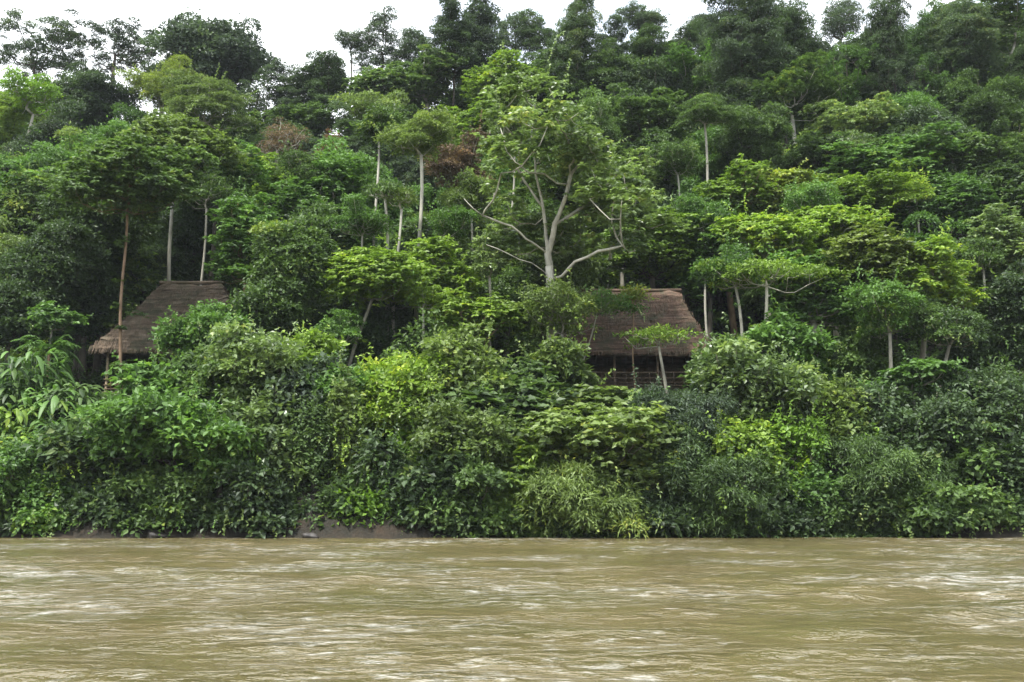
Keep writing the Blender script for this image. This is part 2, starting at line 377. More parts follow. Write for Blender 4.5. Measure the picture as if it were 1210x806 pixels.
GROW = {'sky': (1.15, 1.2), 'shrub': (1.22, 1.22), 'thin': (1.15, 1.4), 'tree': (1.2, 1.55)}
PLACED = []   # (px, py, hw, hh, ref)
TREECOUNT = 0
def place_tree(px, py, hw, hh, hc, kind, colr, name, label, cat='tree', bark='dark', D=None, group=None, trunk=None, lean=0, uniq=None, seed=None, gs=None,
               tr=None, base_px=None, cov=1.0, ls=None, limbfrac=1.0, keep=None, pre=None):
    global TREECOUNT
    TREECOUNT += 1
    seed = seed or TREECOUNT*13+5
    r = np.random.default_rng(seed)
    if D is None: D = solve(px, py, hc)
    x, y, z = at(px, py, D)
    gw, gh = GROW.get('sky' if py < 80 and D > 120 else ('shrub' if cat == 'shrub' else ('thin' if kind in ('airy', 'sparse') else 'tree')))
    if gs: gw, gh = gs
    m = D/F*1.03; a = hw*m*gw; b = hh*m*gh
    bx = x+lean
    if base_px is not None: bx = at(base_px, py, D)[0]
    gz = float(zt(bx, y))
    if z-gz < b*.35+.3: gz = min(gz, z-b*.35-.3)
    root = empty(name, (bx, y, gz)); tag(root, label, cat, group)
    sky_ = py < 82 and D > 118
    if uniq is None: uniq = D < 82 or sky_
    aB = b*.75
    if uniq:
        V, Fq, T, Cc = crown_mesh(seed, a, a*r.uniform(.8, 1), b, kind, ls=(ls or (.85 if sky_ else (1.0 if D < 66 else .88))*(r.uniform(.95, 1.5) if cat == 'shrub' else 1)), rs=min(max(a/3.6, .62), 1.1)*(.8 if sky_ else 1), cov=cov*(.8 if sky_ and kind == 'dense' else 1), climb=(z-gz-aB) if (cat == 'tree' and kind != 'sparse' and not (sky_ or trunk == 'bare')) else 0, foot=-(x-bx), keep=keep)
        tr_ = tr or max(.05, min(.05*a+.02, .32))
        VV = [V]; FF = [Fq]; TT = [T]; n0 = len(Fq); mats = [LM[colr]]; n2 = 0
        if len(Cc) > 6 and not sky_ and kind not in ('sparse',):
            rim = Cc[r.random(len(Cc)) < (.32 if cat == 'shrub' else .22)]
            lo = rim[rim[:, 2] < b*.45]; hi = rim[rim[:, 2] > -b*.1]
            if len(hi) > 1:
                dr = unit(hi*np.array([.5, .5, .3])+r.normal(0, .5, hi.shape)+np.array([0, 0, .9*b]))
                sv = strands(r, hi*1.05, dr, .35*a+.6, .24, -.03, .16)
                FF.append(sv[1]+sum(len(q) for q in VV)); VV.append(sv[0]); TT.append(sv[2])
            n1 = sum(len(q) for q in FF)
            if len(lo) > 1 and D < 70:
                lo = lo*1.10+r.normal(0, .2, lo.shape); lo[:, 1] -= .3
                sv = strands(r, lo, [(r.normal(0, .5), -.4, -.4) for _ in lo], 1.0, .20, -.18, .16)
                FF.append(sv[1]+sum(len(q) for q in VV)); VV.append(sv[0]); TT.append(sv[2]); n2 = len(sv[1])
                mats.append(LM[str(r.choice(['bright', 'green', 'mid', 'olive', 'pale']))])
        cm = mesh_np('crown', np.concatenate(VV), np.concatenate(FF), None, np.concatenate(TT))
        for q in mats: cm.materials.append(q)
        if n2:
            mi = np.zeros(len(cm.polygons), np.int32); mi[-n2:] = 1; cm.polygons.foreach_set('material_index', mi)
        crown = link('crown' if cat in ('tree', 'palm') else 'foliage', cm, root, (x-bx, 0, z-gz))
        lb = limbs_mb(seed, Cc, b, tr_, (0, 0, -aB), limbfrac, pre=pre)
        link('limbs', lb.mesh('limbs', BM[bark], True), root, (x-bx, 0, z-gz))
    else:
        cm, lm, a0, b0 = archetype(kind, seed % 5, bark, b/a)
        rz = r.uniform(0, 2*PI); sc = (a/a0, a/a0, b/b0)
        crown = link('crown', cm, root, (x-bx, 0, z-gz)); crown.rotation_euler = (r.normal(0, .10), r.normal(0, .10), rz); crown.scale = sc
        crown.material_slots[0].link = 'OBJECT'; crown.material_slots[0].material = LM[colr]
        lo = link('limbs', lm, root, (x-bx, 0, z-gz)); lo.rotation_euler.z = rz; lo.scale = sc
        tr_ = .2*a/a0
    h = z-gz-aB
    if h > .3:
        top = np.array([x-bx, 0, h]); k = max(3, int(h/1.2)); P = []; R = []
        w = r.normal(0, .014*h, 2)
        for i in range(k+1):
            t = i/k
            P.append((top[0]*t+w[0]*math.sin(PI*t)+.006*h*math.sin(9*t+w[1]), w[1]*math.sin(PI*t), -.4+(h+.4)*t))
            R.append(tr_*(1+.55*(1-t)+.5*max(0, .12-t)/.12))
        mb = MB(); mb.tube(P, R, 9)
        if trunk == 'vines':   # leafy climbers wrapped round the trunk
            pass
        link('trunk', mb.mesh('trunk', BM[bark], True), root)
    PLACED.append((px, py, hw, hh, label))
    return root, D

# ---- plants with arching fronds
def frond_mesh(r, length, nl, ll, lw, arch, az, el, blade=False):
    """one arching frond; returns leaf arrays"""
    t = np.linspace(.12, 1, nl); 
    ca, sa = math.cos(az), math.sin(az)
    hor = length*(t*math.cos(el)+0*t); ver = length*(t*math.sin(el)-arch*t*t)
    hor = length*(math.cos(el)*t*(1-.15*t))
    P = np.stack([hor*ca, hor*sa, ver], 1); T = unit(np.gradient(P, axis=0))
    side = np.array([-sa, ca, 0.0])
    C = np.repeat(P, 2, 0); TT = np.repeat(T, 2, 0); sg = np.tile([1, -1], nl)[:, None]
    A = unit(TT*.55+side*sg*1.0+np.array([0, 0, -.35])+r.normal(0, .12, (nl*2, 3)))
    Nn = unit(np.array([0, 0, 1.0])+TT*(-.3)+r.normal(0, .12, (nl*2, 3)))
    prof = np.sin(PI*np.repeat(t, 2)**.8*.92+.15)
    return C, A, Nn, ll*np.clip(prof, .25, 1), np.full(nl*2, lw)
def palm(px, py, hw, D, colr, name, label, nf=22, stem=1.5, ll=.55, lw=.09, cat='palm', el=(.2, 1.3), nl=22, group=None):
    r = np.random.default_rng(int(px*7+py)); x, y, z = at(px, py, D); gz = float(zt(x, y)); gz = min(gz, z-.5)
    Lf = hw*D/F*1.25
    root = empty(name, (x, y, gz)); tag(root, label, cat, group)
    acc = []
    for i in range(nf):
        acc.append(frond_mesh(r, Lf*r.uniform(.75, 1.1), nl, ll, lw, r.uniform(.45, .85), r.uniform(0, 2*PI), r.uniform(*el)))
    C, A, Nn, L_, W_ = [np.concatenate(q) for q in zip(*acc)]
    V, Fq, T = leaves(C, A, Nn, L_, W_, np.clip(.5+np.repeat(r.normal(0, .14, nf), nl*2)+r.normal(0, .08, len(C)), 0, 1), fold=.03, sag=.12)
    link('fronds', mesh_np('fronds', V, Fq, LM[colr], T), root, (0, 0, z-gz))
    mb = MB(); mb.tube([(0, 0, -.3), (.05, 0, (z-gz)*.5), (0, 0, z-gz)], [.12, .10, .08], 8)
    link('stem', mb.mesh('stem', BM['brown'], True), root)
    PLACED.append((px, py, hw, hw, label))
def strap(px, py, hw, D, colr, name, label, nb=55, bl=1.5, bw=.28, cat='plant', group=None):
    """clump of upright stems with long paddle leaves arching over"""
    r = np.random.default_rng(int(px*5+py*3)); x, y, z = at(px, py, D); gz = float(zt(x, y)); gz = min(gz, z-.6)
    rad = hw*D/F; root = empty(name, (x, y, gz)); tag(root, label, cat, group)
    VV = []; FF = []; TT = []; off = 0; K = 7; mb = MB()
    for i in range(nb):
        az = r.uniform(0, 2*PI); rr = rad*math.sqrt(r.random())*.7; bx, by = rr*math.cos(az), rr*math.sin(az)*.7
        h = (z-gz)*r.uniform(.2, 1.2)
        out = az+r.normal(0, .6); L_ = bl*r.uniform(.6, 1.2); el = r.uniform(-.1, 1.2); arch = r.uniform(.7, 1.5)
        t = np.linspace(0, 1, K); hor = L_*math.cos(el)*t+.25*L_*t*(1-t); ver = L_*(math.sin(el)*t-arch*t*t*.75)
        P = np.stack([bx+hor*math.cos(out), by+hor*math.sin(out), h+ver], 1); s = np.array([-math.sin(out), math.cos(out), 0])
        w = bw*r.uniform(.7, 1.3)*np.sin(PI*np.clip(t*.93+.05, 0, 1))**.7
        V = np.concatenate([P+s*w[:, None]*.5-np.array([0, 0, .25])*w[:, None], P, P-s*w[:, None]*.5-np.array([0, 0, .25])*w[:, None]])
        a = np.arange(K-1)
        FF.append(np.concatenate([np.stack([a, a+1, a+K+1, a+K], 1), np.stack([a+K, a+K+1, a+2*K+1, a+2*K], 1)])+off)
        VV.append(V); TT.append(np.full(3*K, np.clip(.5+r.normal(0, .2), 0, 1))); off += 3*K
        if i % 3 == 0: mb.tube([(bx*.6, by*.6, -.3), (bx, by, h*.6), (bx, by, h)], [.035, .03, .02], 5)
    link('foliage', mesh_np('foliage', np.concatenate(VV), np.concatenate(FF), LM[colr], np.concatenate(TT), True), root)
    link('stems', mb.mesh('stems', LM['green'], True), root)
    PLACED.append((px, py, hw, hw, label))

# ------------------------------------------------------------------ SETTING: ground, river, sky
xs = np.concatenate([np.linspace(-900, -110, 14)[:-1], np.linspace(-110, 110, 260), np.linspace(110, 900, 14)[1:]])
ys = np.concatenate([[-900, -300, -60, 0, 30, 48], np.linspace(52, 70, 60), np.linspace(70.5, 150, 100), np.linspace(155, 900, 22)])
X, Y = np.meshgrid(xs, ys); Z = zt(X, Y)
Z += np.where((Y > 54) & (Y < 70), .12*np.sin(X*3.1+Y*2)+.10*np.sin(X*5.3-Y*3.3), 0)
nx, ny = len(xs), len(ys); I = np.arange(nx*ny).reshape(ny, nx)
Fq = np.stack([I[:-1, :-1], I[:-1, 1:], I[1:, 1:], I[1:, :-1]], -1).reshape(-1, 4)
gr = link('ground', mesh_np('ground', np.stack([X, Y, Z], -1).reshape(-1, 3), Fq, groundmat(), smooth=True)); tag(gr, kind='structure')

def watermat():
    m, nt, out = newmat('muddy_water'); L = nt.links
    g = N(nt, 'ShaderNodeNewGeometry')
    def mapped(sx, sy):
        mp = N(nt, 'ShaderNodeMapping'); mp.inputs['Scale'].default_value = (sx, sy, 1); L.new(g.outputs['Position'], mp.inputs[0]); return mp.outputs[0]
    big = noise(nt, .20, 4, .55, mapped(.6, 1.5), .5)
    col = ramp(nt, big.outputs[0], [(.35, (.090, .077, .032)), (.52, (.110, .089, .040)), (.7, (.128, .101, .050))])
    n1 = noise(nt, 1.5, 4, .55, mapped(1.0, 1.25), .2)
    n2 = noise(nt, 4.2, 3, .55, mapped(1.0, 1.2), .2)
    msk = noise(nt, .13, 5, .68, mapped(1.0, 1.1), .4)
    mr = N(nt, 'ShaderNodeMapRange'); L.new(msk.outputs[0], mr.inputs[0]); mr.inputs[1].default_value = .42; mr.inputs[2].default_value = .60
    mr.inputs[3].default_value = .28; mr.inputs[4].default_value = 1.0
    ad = N(nt, 'ShaderNodeMath', operation='MULTIPLY_ADD'); L.new(n2.outputs[0], ad.inputs[0]); ad.inputs[1].default_value = .35; L.new(n1.outputs[0], ad.inputs[2])
    b = N(nt, 'ShaderNodeBump'); b.inputs['Distance'].default_value = .30; L.new(mr.outputs[0], b.inputs['Strength']); L.new(ad.outputs[0], b.inputs['Height'])
    p = N(nt, 'ShaderNodeBsdfPrincipled'); p.inputs['Roughness'].default_value = .10; p.inputs['IOR'].default_value = 1.36
    glint_n = noise(nt, 2.2, 8, .78, mapped(.8, 1.2), .1)      # thin streaks on the broken water: sky glints painted into its colour
    glint_m = N(nt, 'ShaderNodeMath', operation='MULTIPLY_ADD'); L.new(msk.outputs[0], glint_m.inputs[0]); glint_m.inputs[1].default_value = .75; L.new(glint_n.outputs[0], glint_m.inputs[2])
    glint_f = N(nt, 'ShaderNodeMapRange'); L.new(glint_m.outputs[0], glint_f.inputs[0]); glint_f.inputs[1].default_value = .92; glint_f.inputs[2].default_value = 1.11; glint_f.inputs[4].default_value = .85
    cm = N(nt, 'ShaderNodeMix', data_type='RGBA'); L.new(glint_f.outputs[0], cm.inputs['Factor']); L.new(col.outputs[0], cm.inputs['A']); cm.inputs['B'].default_value = (.44, .43, .38, 1)
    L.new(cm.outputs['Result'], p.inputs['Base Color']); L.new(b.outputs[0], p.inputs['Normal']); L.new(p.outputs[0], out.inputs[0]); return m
yw = [6.0]
while yw[-1] < 57: yw.append(yw[-1]+.035+yw[-1]*.0028)
yw = np.array(yw); xw = np.concatenate([[-900, -300, -120, -70], np.linspace(-46, 46, 640), [70, 120, 300, 900]])
yw = np.concatenate([[-900, -300, -60, 0, 3], yw])
X, Y = np.meshgrid(xw, yw); wz = np.zeros_like(X); wr = np.random.default_rng(3)
for i in range(70):
    lam = 10**wr.uniform(-.35, .5); th = wr.normal(PI/2-.1, 1.0); k = 2*PI/lam; amp = .0040*lam**.95
    wz += amp*np.sin(k*(X*math.cos(th)*.8+Y*math.sin(th))+wr.uniform(0, 6.28)+.6*np.sin(X*.21+i)+.5*np.sin(Y*.3+i*2))
pm = .55+.45*np.sin(X*.16+Y*.11+.6)*np.sin(X*.07-Y*.19+1.3)
fade = np.clip((46-np.abs(X))/6, 0, 1)*np.clip((Y-3)/3, 0, 1)*np.clip((58-Y)/6, .25, 1)
wz *= fade*(.35+.9*pm)*.65
nx, ny = len(xw), len(yw); I = np.arange(nx*ny).reshape(ny, nx)
Fq = np.stack([I[:-1, :-1], I[:-1, 1:], I[1:, 1:], I[1:, :-1]], -1).reshape(-1, 4)
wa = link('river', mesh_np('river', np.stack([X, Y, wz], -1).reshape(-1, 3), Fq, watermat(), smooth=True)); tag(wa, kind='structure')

# ------------------------------------------------------------------ HUTS
def hut(name, label, cx, cy, zfloor, zeave, zridge, wx, wy, rlen, thatch, rz=0, posts=4, zg=9):
    root = empty(name, (cx, cy, zg), rz); tag(root, label, 'hut')
    fz, ez, rz_ = zfloor-zg, zeave-zg, zridge-zg
    r = np.random.default_rng(int(abs(cx)*10))
    # thatched hip roof: stepped courses with a ragged thick eave
    n = 14; per = 44; V = []; Fc = []
    def ring(t, grow, dz):
        hx = (wx/2)*(1-t)+(rlen/2)*t+grow; hy = (wy/2)*(1-t)+.10*t+grow
        pts = []
        P = [(-hx, -hy), (hx, -hy), (hx, hy), (-hx, hy)]
        seg = per//4
        for q in range(4):
            a0, b0 = P[q], P[(q+1) % 4]
            for i in range(seg):
                s = i/seg; pts.append((a0[0]+(b0[0]-a0[0])*s, a0[1]+(b0[1]-a0[1])*s))
        sag = -.22*math.sin(PI*t)
        zz = ez+(rz_-ez)*t+sag+dz
        sg = lambda p: -.16*math.cos(p[0]/max(hx, .1)*1.4)-.07*math.sin(p[0]*1.9+p[1])-.05*math.sin(p[0]*4.1+t*5)
        return [(p[0]+r.normal(0, .05), p[1]+r.normal(0, .05), zz+sg(p)+r.normal(0, .045)) for p in pts]
    rings = [ring(0, -.14, -.30)]
    for i in range(n):
        t0 = i/n; t1 = (i+1)/n
        rings.append(ring(t0, .05, -.06)); rings.append(ring(t1, -.02, .0))
    M_ = len(rings[0])
    for rg in rings: V += rg
    for i in range(len(rings)-1):
        for k in range(M_): Fc.append((i*M_+k, i*M_+(k+1) % M_, (i+1)*M_+(k+1) % M_, (i+1)*M_+k))
    me = bpy.data.meshes.new('roof'); me.from_pydata(V, [], Fc); me.update(); me.materials.append(thatch)
    roof = link('roof', me, root)
    # ragged thatch strands on the courses
    S = []
    per_m = 40
    for i in range(n):
        t = i/n; hx = (wx/2)*(1-t)+(rlen/2)*t+.06; hy = (wy/2)*(1-t)+.10*t+.06
        for (ax, ay, bx, by, ox, oy) in ((-hx, -hy, hx, -hy, 0, -1), (-hx, hy, -hx, -hy, -1, 0), (hx, -hy, hx, hy, 1, 0), (hx, hy, -hx, hy, 0, 1)):
            ln = math.hypot(bx-ax, by-ay); m = int(ln*per_m)
            s = r.random(m)
            px_ = ax+(bx-ax)*s; py_ = ay+(by-ay)*s; zz = ez+(rz_-ez)*t-.22*math.sin(PI*t)+.16+r.normal(0, .05, m)
            C = np.stack([px_-ox*.16, py_-oy*.16, zz], 1)
            sl = (rz_-ez)/(wy/2)
            A = unit(np.stack([ox*1.0+r.normal(0, .12, m), oy*1.0+r.normal(0, .12, m), -np.full(m, sl*1.0)+r.normal(0, .1, m)], 1))
            S.append((C, A, unit(np.stack([np.full(m, ox*1.), np.full(m, oy*1.), np.full(m, .8)], 1)), r.uniform(.3, .8, m)*(1 if i else 1.15), r.uniform(.03, .07, m)))
    C, A, Nn, L_, W_ = [np.concatenate(q) for q in zip(*S)]
    V2, F2, T2 = leaves(C, A, Nn, L_, W_, np.zeros(len(C)), fold=.02)
    link('thatch_fringe', mesh_np('thatch_fringe', V2, F2, thatch), roof)
    mb = MB(); mb.tube([(-rlen/2-.25, 0, rz_+.03), (0, .02, rz_+.0), (rlen/2+.25, 0, rz_+.03)], [.14, .15, .14], 8)
    link('ridge_cap', mb.mesh('ridge_cap', thatch, True), roof)
    # posts, floor, rails
    ix, iy = wx/2-1.0, wy/2-.9
    for sx in np.linspace(-ix, ix, posts):
        for sy in (-iy, iy):
            mb = MB(); mb.tube([(sx, sy, -1.5), (sx+r.normal(0, .03), sy, fz), (sx+r.normal(0, .04), sy, ez+.35)], [.11, .10, .09], 8)
            link('post', mb.mesh('post', WOOD if sx != -ix else CANE, True), root)
    mb = MB()
    k = int(2*(iy+.3)/.22)
    for i in range(k): mb.box((0, -iy-.3+(i+.5)*.22, fz+r.normal(0, .006)), (2*ix+.6, .205, .05))
    link('floor', mb.mesh('floor', WOOD), root)
    mb = MB()
    for s in (-1, 1): mb.tube([(-ix-.3, s*iy, fz-.14), (ix+.3, s*iy, fz-.14)], [.10, .10], 6)
    for sx in np.linspace(-ix, ix, posts): mb.tube([(sx, -iy-.2, fz-.10), (sx, iy+.2, fz-.10)], [.055, .055], 6)
    link('floor_beams', mb.mesh('floor_beams', WOOD, True), root)
    for sy in (-iy-.12,):
        rl = MB(); rl.tube([(-ix-.2, sy, fz+.95), (0, sy, fz+.92), (ix+.2, sy, fz+.96)], [.05, .05, .05], 6)
        rl.tube([(-ix-.2, sy, fz+.55), (0, sy, fz+.52), (ix+.2, sy, fz+.54)], [.035, .04, .035], 6)
        rl.tube([(-ix-.2, sy, fz+.25), (0, sy, fz+.22), (ix+.2, sy, fz+.24)], [.035, .03, .035], 6)
        for xx in np.arange(-ix+.4, ix, .85): rl.tube([(xx, sy-.06, fz), (xx+r.normal(0, .03), sy-.06, fz+.98)], [.028, .028], 5)
        link('railing', rl.mesh('railing', WOOD, True), root)
    for s in (-1, 1):
        rl = MB()
        for hz in (.95, .5): rl.tube([(s*(ix+.12), -iy, fz+hz), (s*(ix+.12), iy, fz+hz)], [.045, .045], 6)
        link('side_railing', rl.mesh('side_railing', WOOD, True), root)
    bk = MB()   # low plank wall at the back and dim interior
    for i in range(int(2*ix/.2)):
        bk.box((-ix+(i+.5)*.2, iy-.1, fz+1.0+r.normal(0, .02)), (.185, .03, 1.95))
    link('back_wall', bk.mesh('back_wall', WOOD), root)
    rf = MB()
    for q in np.linspace(-.9, .9, 9):
        for s in (-1, 1):
            rf.tube([(q*(wx/2-.2), s*(wy/2-.2), ez-.02), (q*rlen/2, s*.12, rz_-.3)], [.045, .04], 5)
    link('rafters', rf.mesh('rafters', WOOD, True), root)
    return root
hx0 = at(660, 415, 70)[0]; hx1 = at(846, 415, 70)[0]
zf = at(740, 454, 70)[2]; ze = at(740, 413, 70)[2]; zr = at(720, 345, 74)[2]
hut('thatched_hut', 'thatched open-sided hut with grey-brown hip roof and railed deck behind small forked tree', (hx0+hx1)/2, 73.6, zf, ze, zr, hx1-hx0, 7.2, (hx1-hx0)-3.9, THATCH, posts=4, zg=9.0)
lx0 = at(106, 410, 72)[0]; lx1 = at(300, 410, 72)[0]
hut('thatched_hut', 'left thatched hut with pale weathered ridge half buried in bushes, corner post showing', (lx0+lx1)/2, 75.8, at(150, 462, 72)[2], at(150, 410, 72)[2], at(200, 335, 76)[2], lx1-lx0, 7.4, (lx1-lx0)-7.4, THATCH2, posts=4, zg=9.0)
# hanging cloth on the right end of the deck
r = np.random.default_rng(5); K = 12; V = []; cx_, cy_, cz_ = at(822, 446, 69.6)
for j in range(K):
    for i in range(K): V.append((cx_+(i/(K-1)-.5)*.75*(1-.15*j/K), cy_+.07*math.sin(i*1.7)*(.4+j/K), cz_-j/(K-1)*1.35+.05*math.sin(i*.9)))
Fq = np.array([(j*K+i, j*K+i+1, (j+1)*K+i+1, (j+1)*K+i) for j in range(K-1) for i in range(K-1)])
cl = link('hanging_cloth', mesh_np('hanging_cloth', np.array(V), Fq, CLOTH, smooth=True)); tag(cl, 'pale grey cloth hanging from the right end of the right hut deck', 'cloth')
so = cl.modifiers.new('thick', 'SOLIDIFY'); so.thickness = .012

# ------------------------------------------------------------------ TREES (photo px: x, y, half width, half height)
P_ = place_tree
U = 'umbrella_tree'; T_ = 'forest_tree'; B_ = 'shrub'
# --- skyline
P_(45, 62, 50, 36, 22, 'airy', 'blue', U, 'tall lacy umbrella tree against white sky at the far left end of the skyline', bark='dark', tr=.22, D=RIDGE-4, uniq=True, cov=1.9, ls=1.0)
P_(135, 58, 62, 27, 22, 'airy', 'blue', U, 'wide flat topped lacy tree on the left skyline with sky showing below its crown', tr=.24, D=RIDGE, uniq=True, cov=2.0, ls=1.0)
P_(205, 104, 30, 22, 14, 'dense', 'dark', T_, 'small dark tree at the foot of the dark domed skyline tree')
P_(255, 86, 62, 42, 16, 'dense', 'blue', T_, 'dark domed tree on the skyline right of the wide lacy tree')
P_(345, 112, 28, 30, 15, 'dense', 'blue', T_, 'small dark round tree at the lowest dip of the left skyline')
P_(388, 104, 30, 28, 15, 'dense', 'dark', T_, 'dark bushy skyline tree rising just right of the low dip')
P_(414, 50, 18, 10, 20, 'airy', 'blue', U, 'tiny leaning airy crown sticking out left of the tall skyline tree', D=RIDGE, uniq=True, tr=.1)
P_(448, 52, 28, 44, 20, 'airy', 'blue', T_, 'tall airy skyline tree with tufted crown at the left edge of the high ridge', D=RIDGE, uniq=True, cov=1.4, tr=.22)
P_(490, 62, 24, 34, 18, 'airy', 'blue', T_, 'thin airy skyline tree between the tufted tree and the dense pair', D=RIDGE, uniq=True, cov=1.6)
P_(537, 48, 30, 42, 20, 'dense', 'dark', T_, 'left tree of the tall dense dark pair on the middle skyline')
P_(570, 34, 24, 56, 20, 'dense', 'blue', T_, 'right and tallest tree of the dense dark pair touching the photo top')
P_(606, 48, 24, 36, 20, 'airy', 'blue', T_, 'loose skyline tree with bits of sky through its crown right of the dense pair', D=RIDGE, uniq=True, cov=1.7)
P_(638, 52, 24, 34, 18, 'airy', 'dark', T_, 'open crowned skyline tree just left of the dark spire tree', D=RIDGE, uniq=True, cov=1.7)
P_(680, 44, 27, 50, 20, 'dense', 'dark', T_, 'dark spire shaped tree in the middle of the skyline')
P_(722, 68, 26, 32, 16, 'dense', 'blue', T_, 'rounded dark skyline tree right of the spire tree')
P_(758, 25, 27, 15, 28, 'airy', 'blue', U, 'small lone parasol crown standing clear against the sky', D=RIDGE+2, uniq=True, tr=.16, cov=1.5, ls=.9, trunk='x')
P_(762, 74, 30, 24, 13, 'dense', 'dark', T_, 'low dark tree right under the lone parasol crown')
P_(800, 66, 26, 22, 13, 'dense', 'dark', T_, 'low dark tree at the sky notch left of the big right group')
P_(832, 42, 24, 28, 18, 'airy', 'blue', T_, 'thin grey green tree at the left edge of the big right skyline group', D=RIDGE, uniq=True, cov=1.8)
P_(878, 36, 44, 62, 20, 'dense', 'blue', T_, 'massive tall dark tree leading the right skyline group')
P_(925, 52, 34, 46, 16, 'dense', 'dark', T_, 'dark rounded tree on the right shoulder of the massive tree')
P_(992, 24, 28, 28, 20, 'airy', 'blue', T_, 'open twiggy tree alone against the sky on the right', D=RIDGE, uniq=True, cov=1.1, tr=.2)
P_(965, 74, 30, 28, 13, 'dense', 'blue', T_, 'low blue green tree left below the open twiggy tree')
P_(1052, 34, 26, 52, 20, 'dense', 'dark', T_, 'dark column shaped tree on the right skyline')
P_(1086, 58, 20, 34, 15, 'dense', 'green', T_, 'green tree leaning on the right side of the column shaped tree')
P_(1018, 86, 32, 26, 13, 'dense', 'dark', T_, 'dark low tree between the twiggy tree and the column shaped tree')
P_(1142, 58, 42, 48, 17, 'dense', 'blue', T_, 'broad grey green tree right of the sky gap at the upper right')
P_(1190, 22, 36, 42, 20, 'pads', 'mid', T_, 'tree in the top right corner with a thin pale trunk', bark='pale')
P_(1205, 92, 34, 30, 14, 'dense', 'dark', T_, 'dark tree at the right photo edge below the corner tree')
# --- upper slope
P_(112, 118, 42, 26, 13, 'dense', 'dark', T_, 'nearly black round tree below the wide lacy skyline tree')
P_(40, 118, 30, 18, 16, 'sparse', 'lime', T_, 'bright green tree at the left with pale forked branches hanging open', bark='pale', uniq=True, tr=.14, cov=1.8)
P_(8, 150, 26, 34, 12, 'dense', 'bright', T_, 'light green tree cut by the left edge beside the pale forked branches')
P_(42, 195, 42, 40, 11, 'dense', 'dark', T_, 'dark tree behind the pale forked branches at the left')
P_(192, 108, 38, 22, 15, 'airy', 'yellow', T_, 'yellowish thin crown left of the pale centre line of the olive tree', uniq=True, cov=1.7, bark='grey')
P_(240, 122, 46, 32, 16, 'airy', 'olive', T_, 'tall olive yellow tree with bare pale stems on the upper left', uniq=True, cov=1.8, bark='pale', tr=.2)
P_(205, 168, 62, 34, 13, 'pads', 'olive', T_, 'wide layered olive tree with a long pale trunk above the left hut', bark='pale', tr=.12, uniq=True, D=79, base_px=213, trunk='bare')
P_(100, 196, 52, 34, 12, 'dense', 'green', T_, 'yellow green domed tree left of the wide layered olive tree')
P_(152, 216, 62, 30, 12, 'pads', 'mid', T_, 'dark domed tree with tall red brown trunk crossing the left hut corner', bark='brown', D=70, tr=.085, base_px=156)
P_(300, 130, 24, 26, 14, 'sparse', 'dark', T_, 'see-through dark tree in the sky notch left of the bare forked tree', uniq=True, cov=1.4)
P_(327, 172, 30, 24, 12, 'sparse', 'brown', T_, 'bare pale forked tree with few purplish brown leaves below the sky dip', bark='pale', uniq=True, tr=.2, cov=.7)
P_(392, 180, 20, 16, 12, 'airy', 'rust', T_, 'small rusty orange leaved tree beside the bare forked tree')
P_(362, 148, 38, 20, 12, 'pads', 'mid', T_, 'flat layered tree above the rusty orange tree')
P_(425, 172, 26, 26, 12, 'dense', 'dark', T_, 'dark tree between the rusty tree and the short white trunk')
P_(447, 148, 24, 16, 13, 'dense', 'mid', T_, 'small tree carried on a short bare white trunk above the mid slope', bark='pale', D=78, tr=.09, gs=(1.1, 1.2))
P_(450, 102, 46, 20, 15, 'pads', 'mid', T_, 'umbrella tree with many pale brown stems on the left part of the high slope', bark='grey', tr=.3)
P_(505, 98, 38, 22, 15, 'pads', 'mid', T_, 'spreading tree with pale brown stems right of the many stemmed umbrella tree', bark='grey', tr=.3)
P_(497, 163, 38, 26, 17, 'airy', 'olive', U, 'olive brown umbrella tree on a slim tall white trunk in the centre left', bark='pale', uniq=True, D=73, tr=.12, cov=1.9, base_px=487, gs=(1.05, 1.1))
P_(558, 162, 44, 26, 13, 'pads', 'bright', T_, 'bright layered tree right of the olive brown umbrella tree', bark='pale')
P_(540, 205, 34, 24, 13, 'airy', 'brown', T_, 'thin brownish tree with a bare pale trunk left of the central tree', bark='grey', uniq=True, cov=1.6, D=82)
P_(590, 100, 42, 20, 14, 'pads', 'bright', T_, 'bright layered crown high up below the dense skyline pair', bark='pale')
P_(560, 92, 30, 22, 13, 'dense', 'dark', T_, 'very dark crown left behind the bright layered crown')
P_(650, 96, 36, 24, 13, 'pads', 'mid', T_, 'flat topped tree below the dark spire tree')
P_(700, 112, 44, 28, 12, 'dense', 'mid', T_, 'mid green rounded tree right below the spire tree')
P_(755, 112, 38, 24, 12, 'dense', 'dark', T_, 'dark rounded tree two crowns below the lone parasol crown')
P_(812, 96, 30, 24, 13, 'pads', 'green', T_, 'yellow green layered tree below the thin grey green skyline tree', bark='pale')
P_(832, 130, 28, 18, 15, 'dense', 'mid', T_, 'tree with a long bare white trunk down to the right centre slope', bark='pale', D=88, tr=.11, base_px=839, gs=(1.2, 1.3))
P_(765, 150, 50, 24, 12, 'pads', 'mid', T_, 'wide flat layered tree left of the long bare white trunk')
P_(882, 118, 42, 34, 12, 'dense', 'dark', T_, 'dark tree right below the massive tall skyline tree')
P_(890, 172, 42, 28, 12, 'dense', 'mid', T_, 'grey green tree right of the foot of the long white trunk')
P_(935, 118, 46, 22, 13, 'pads', 'mid', T_, 'layered umbrella tree with pinkish pale trunk high on the right', bark='pale', tr=.2)
P_(995, 112, 46, 28, 12, 'vine', 'green', T_, 'blue green vine smothered tree on the upper right slope', uniq=False)
P_(1060, 120, 42, 28, 11, 'vine', 'blue', T_, 'dark vine draped tree below the column shaped tree', uniq=False)
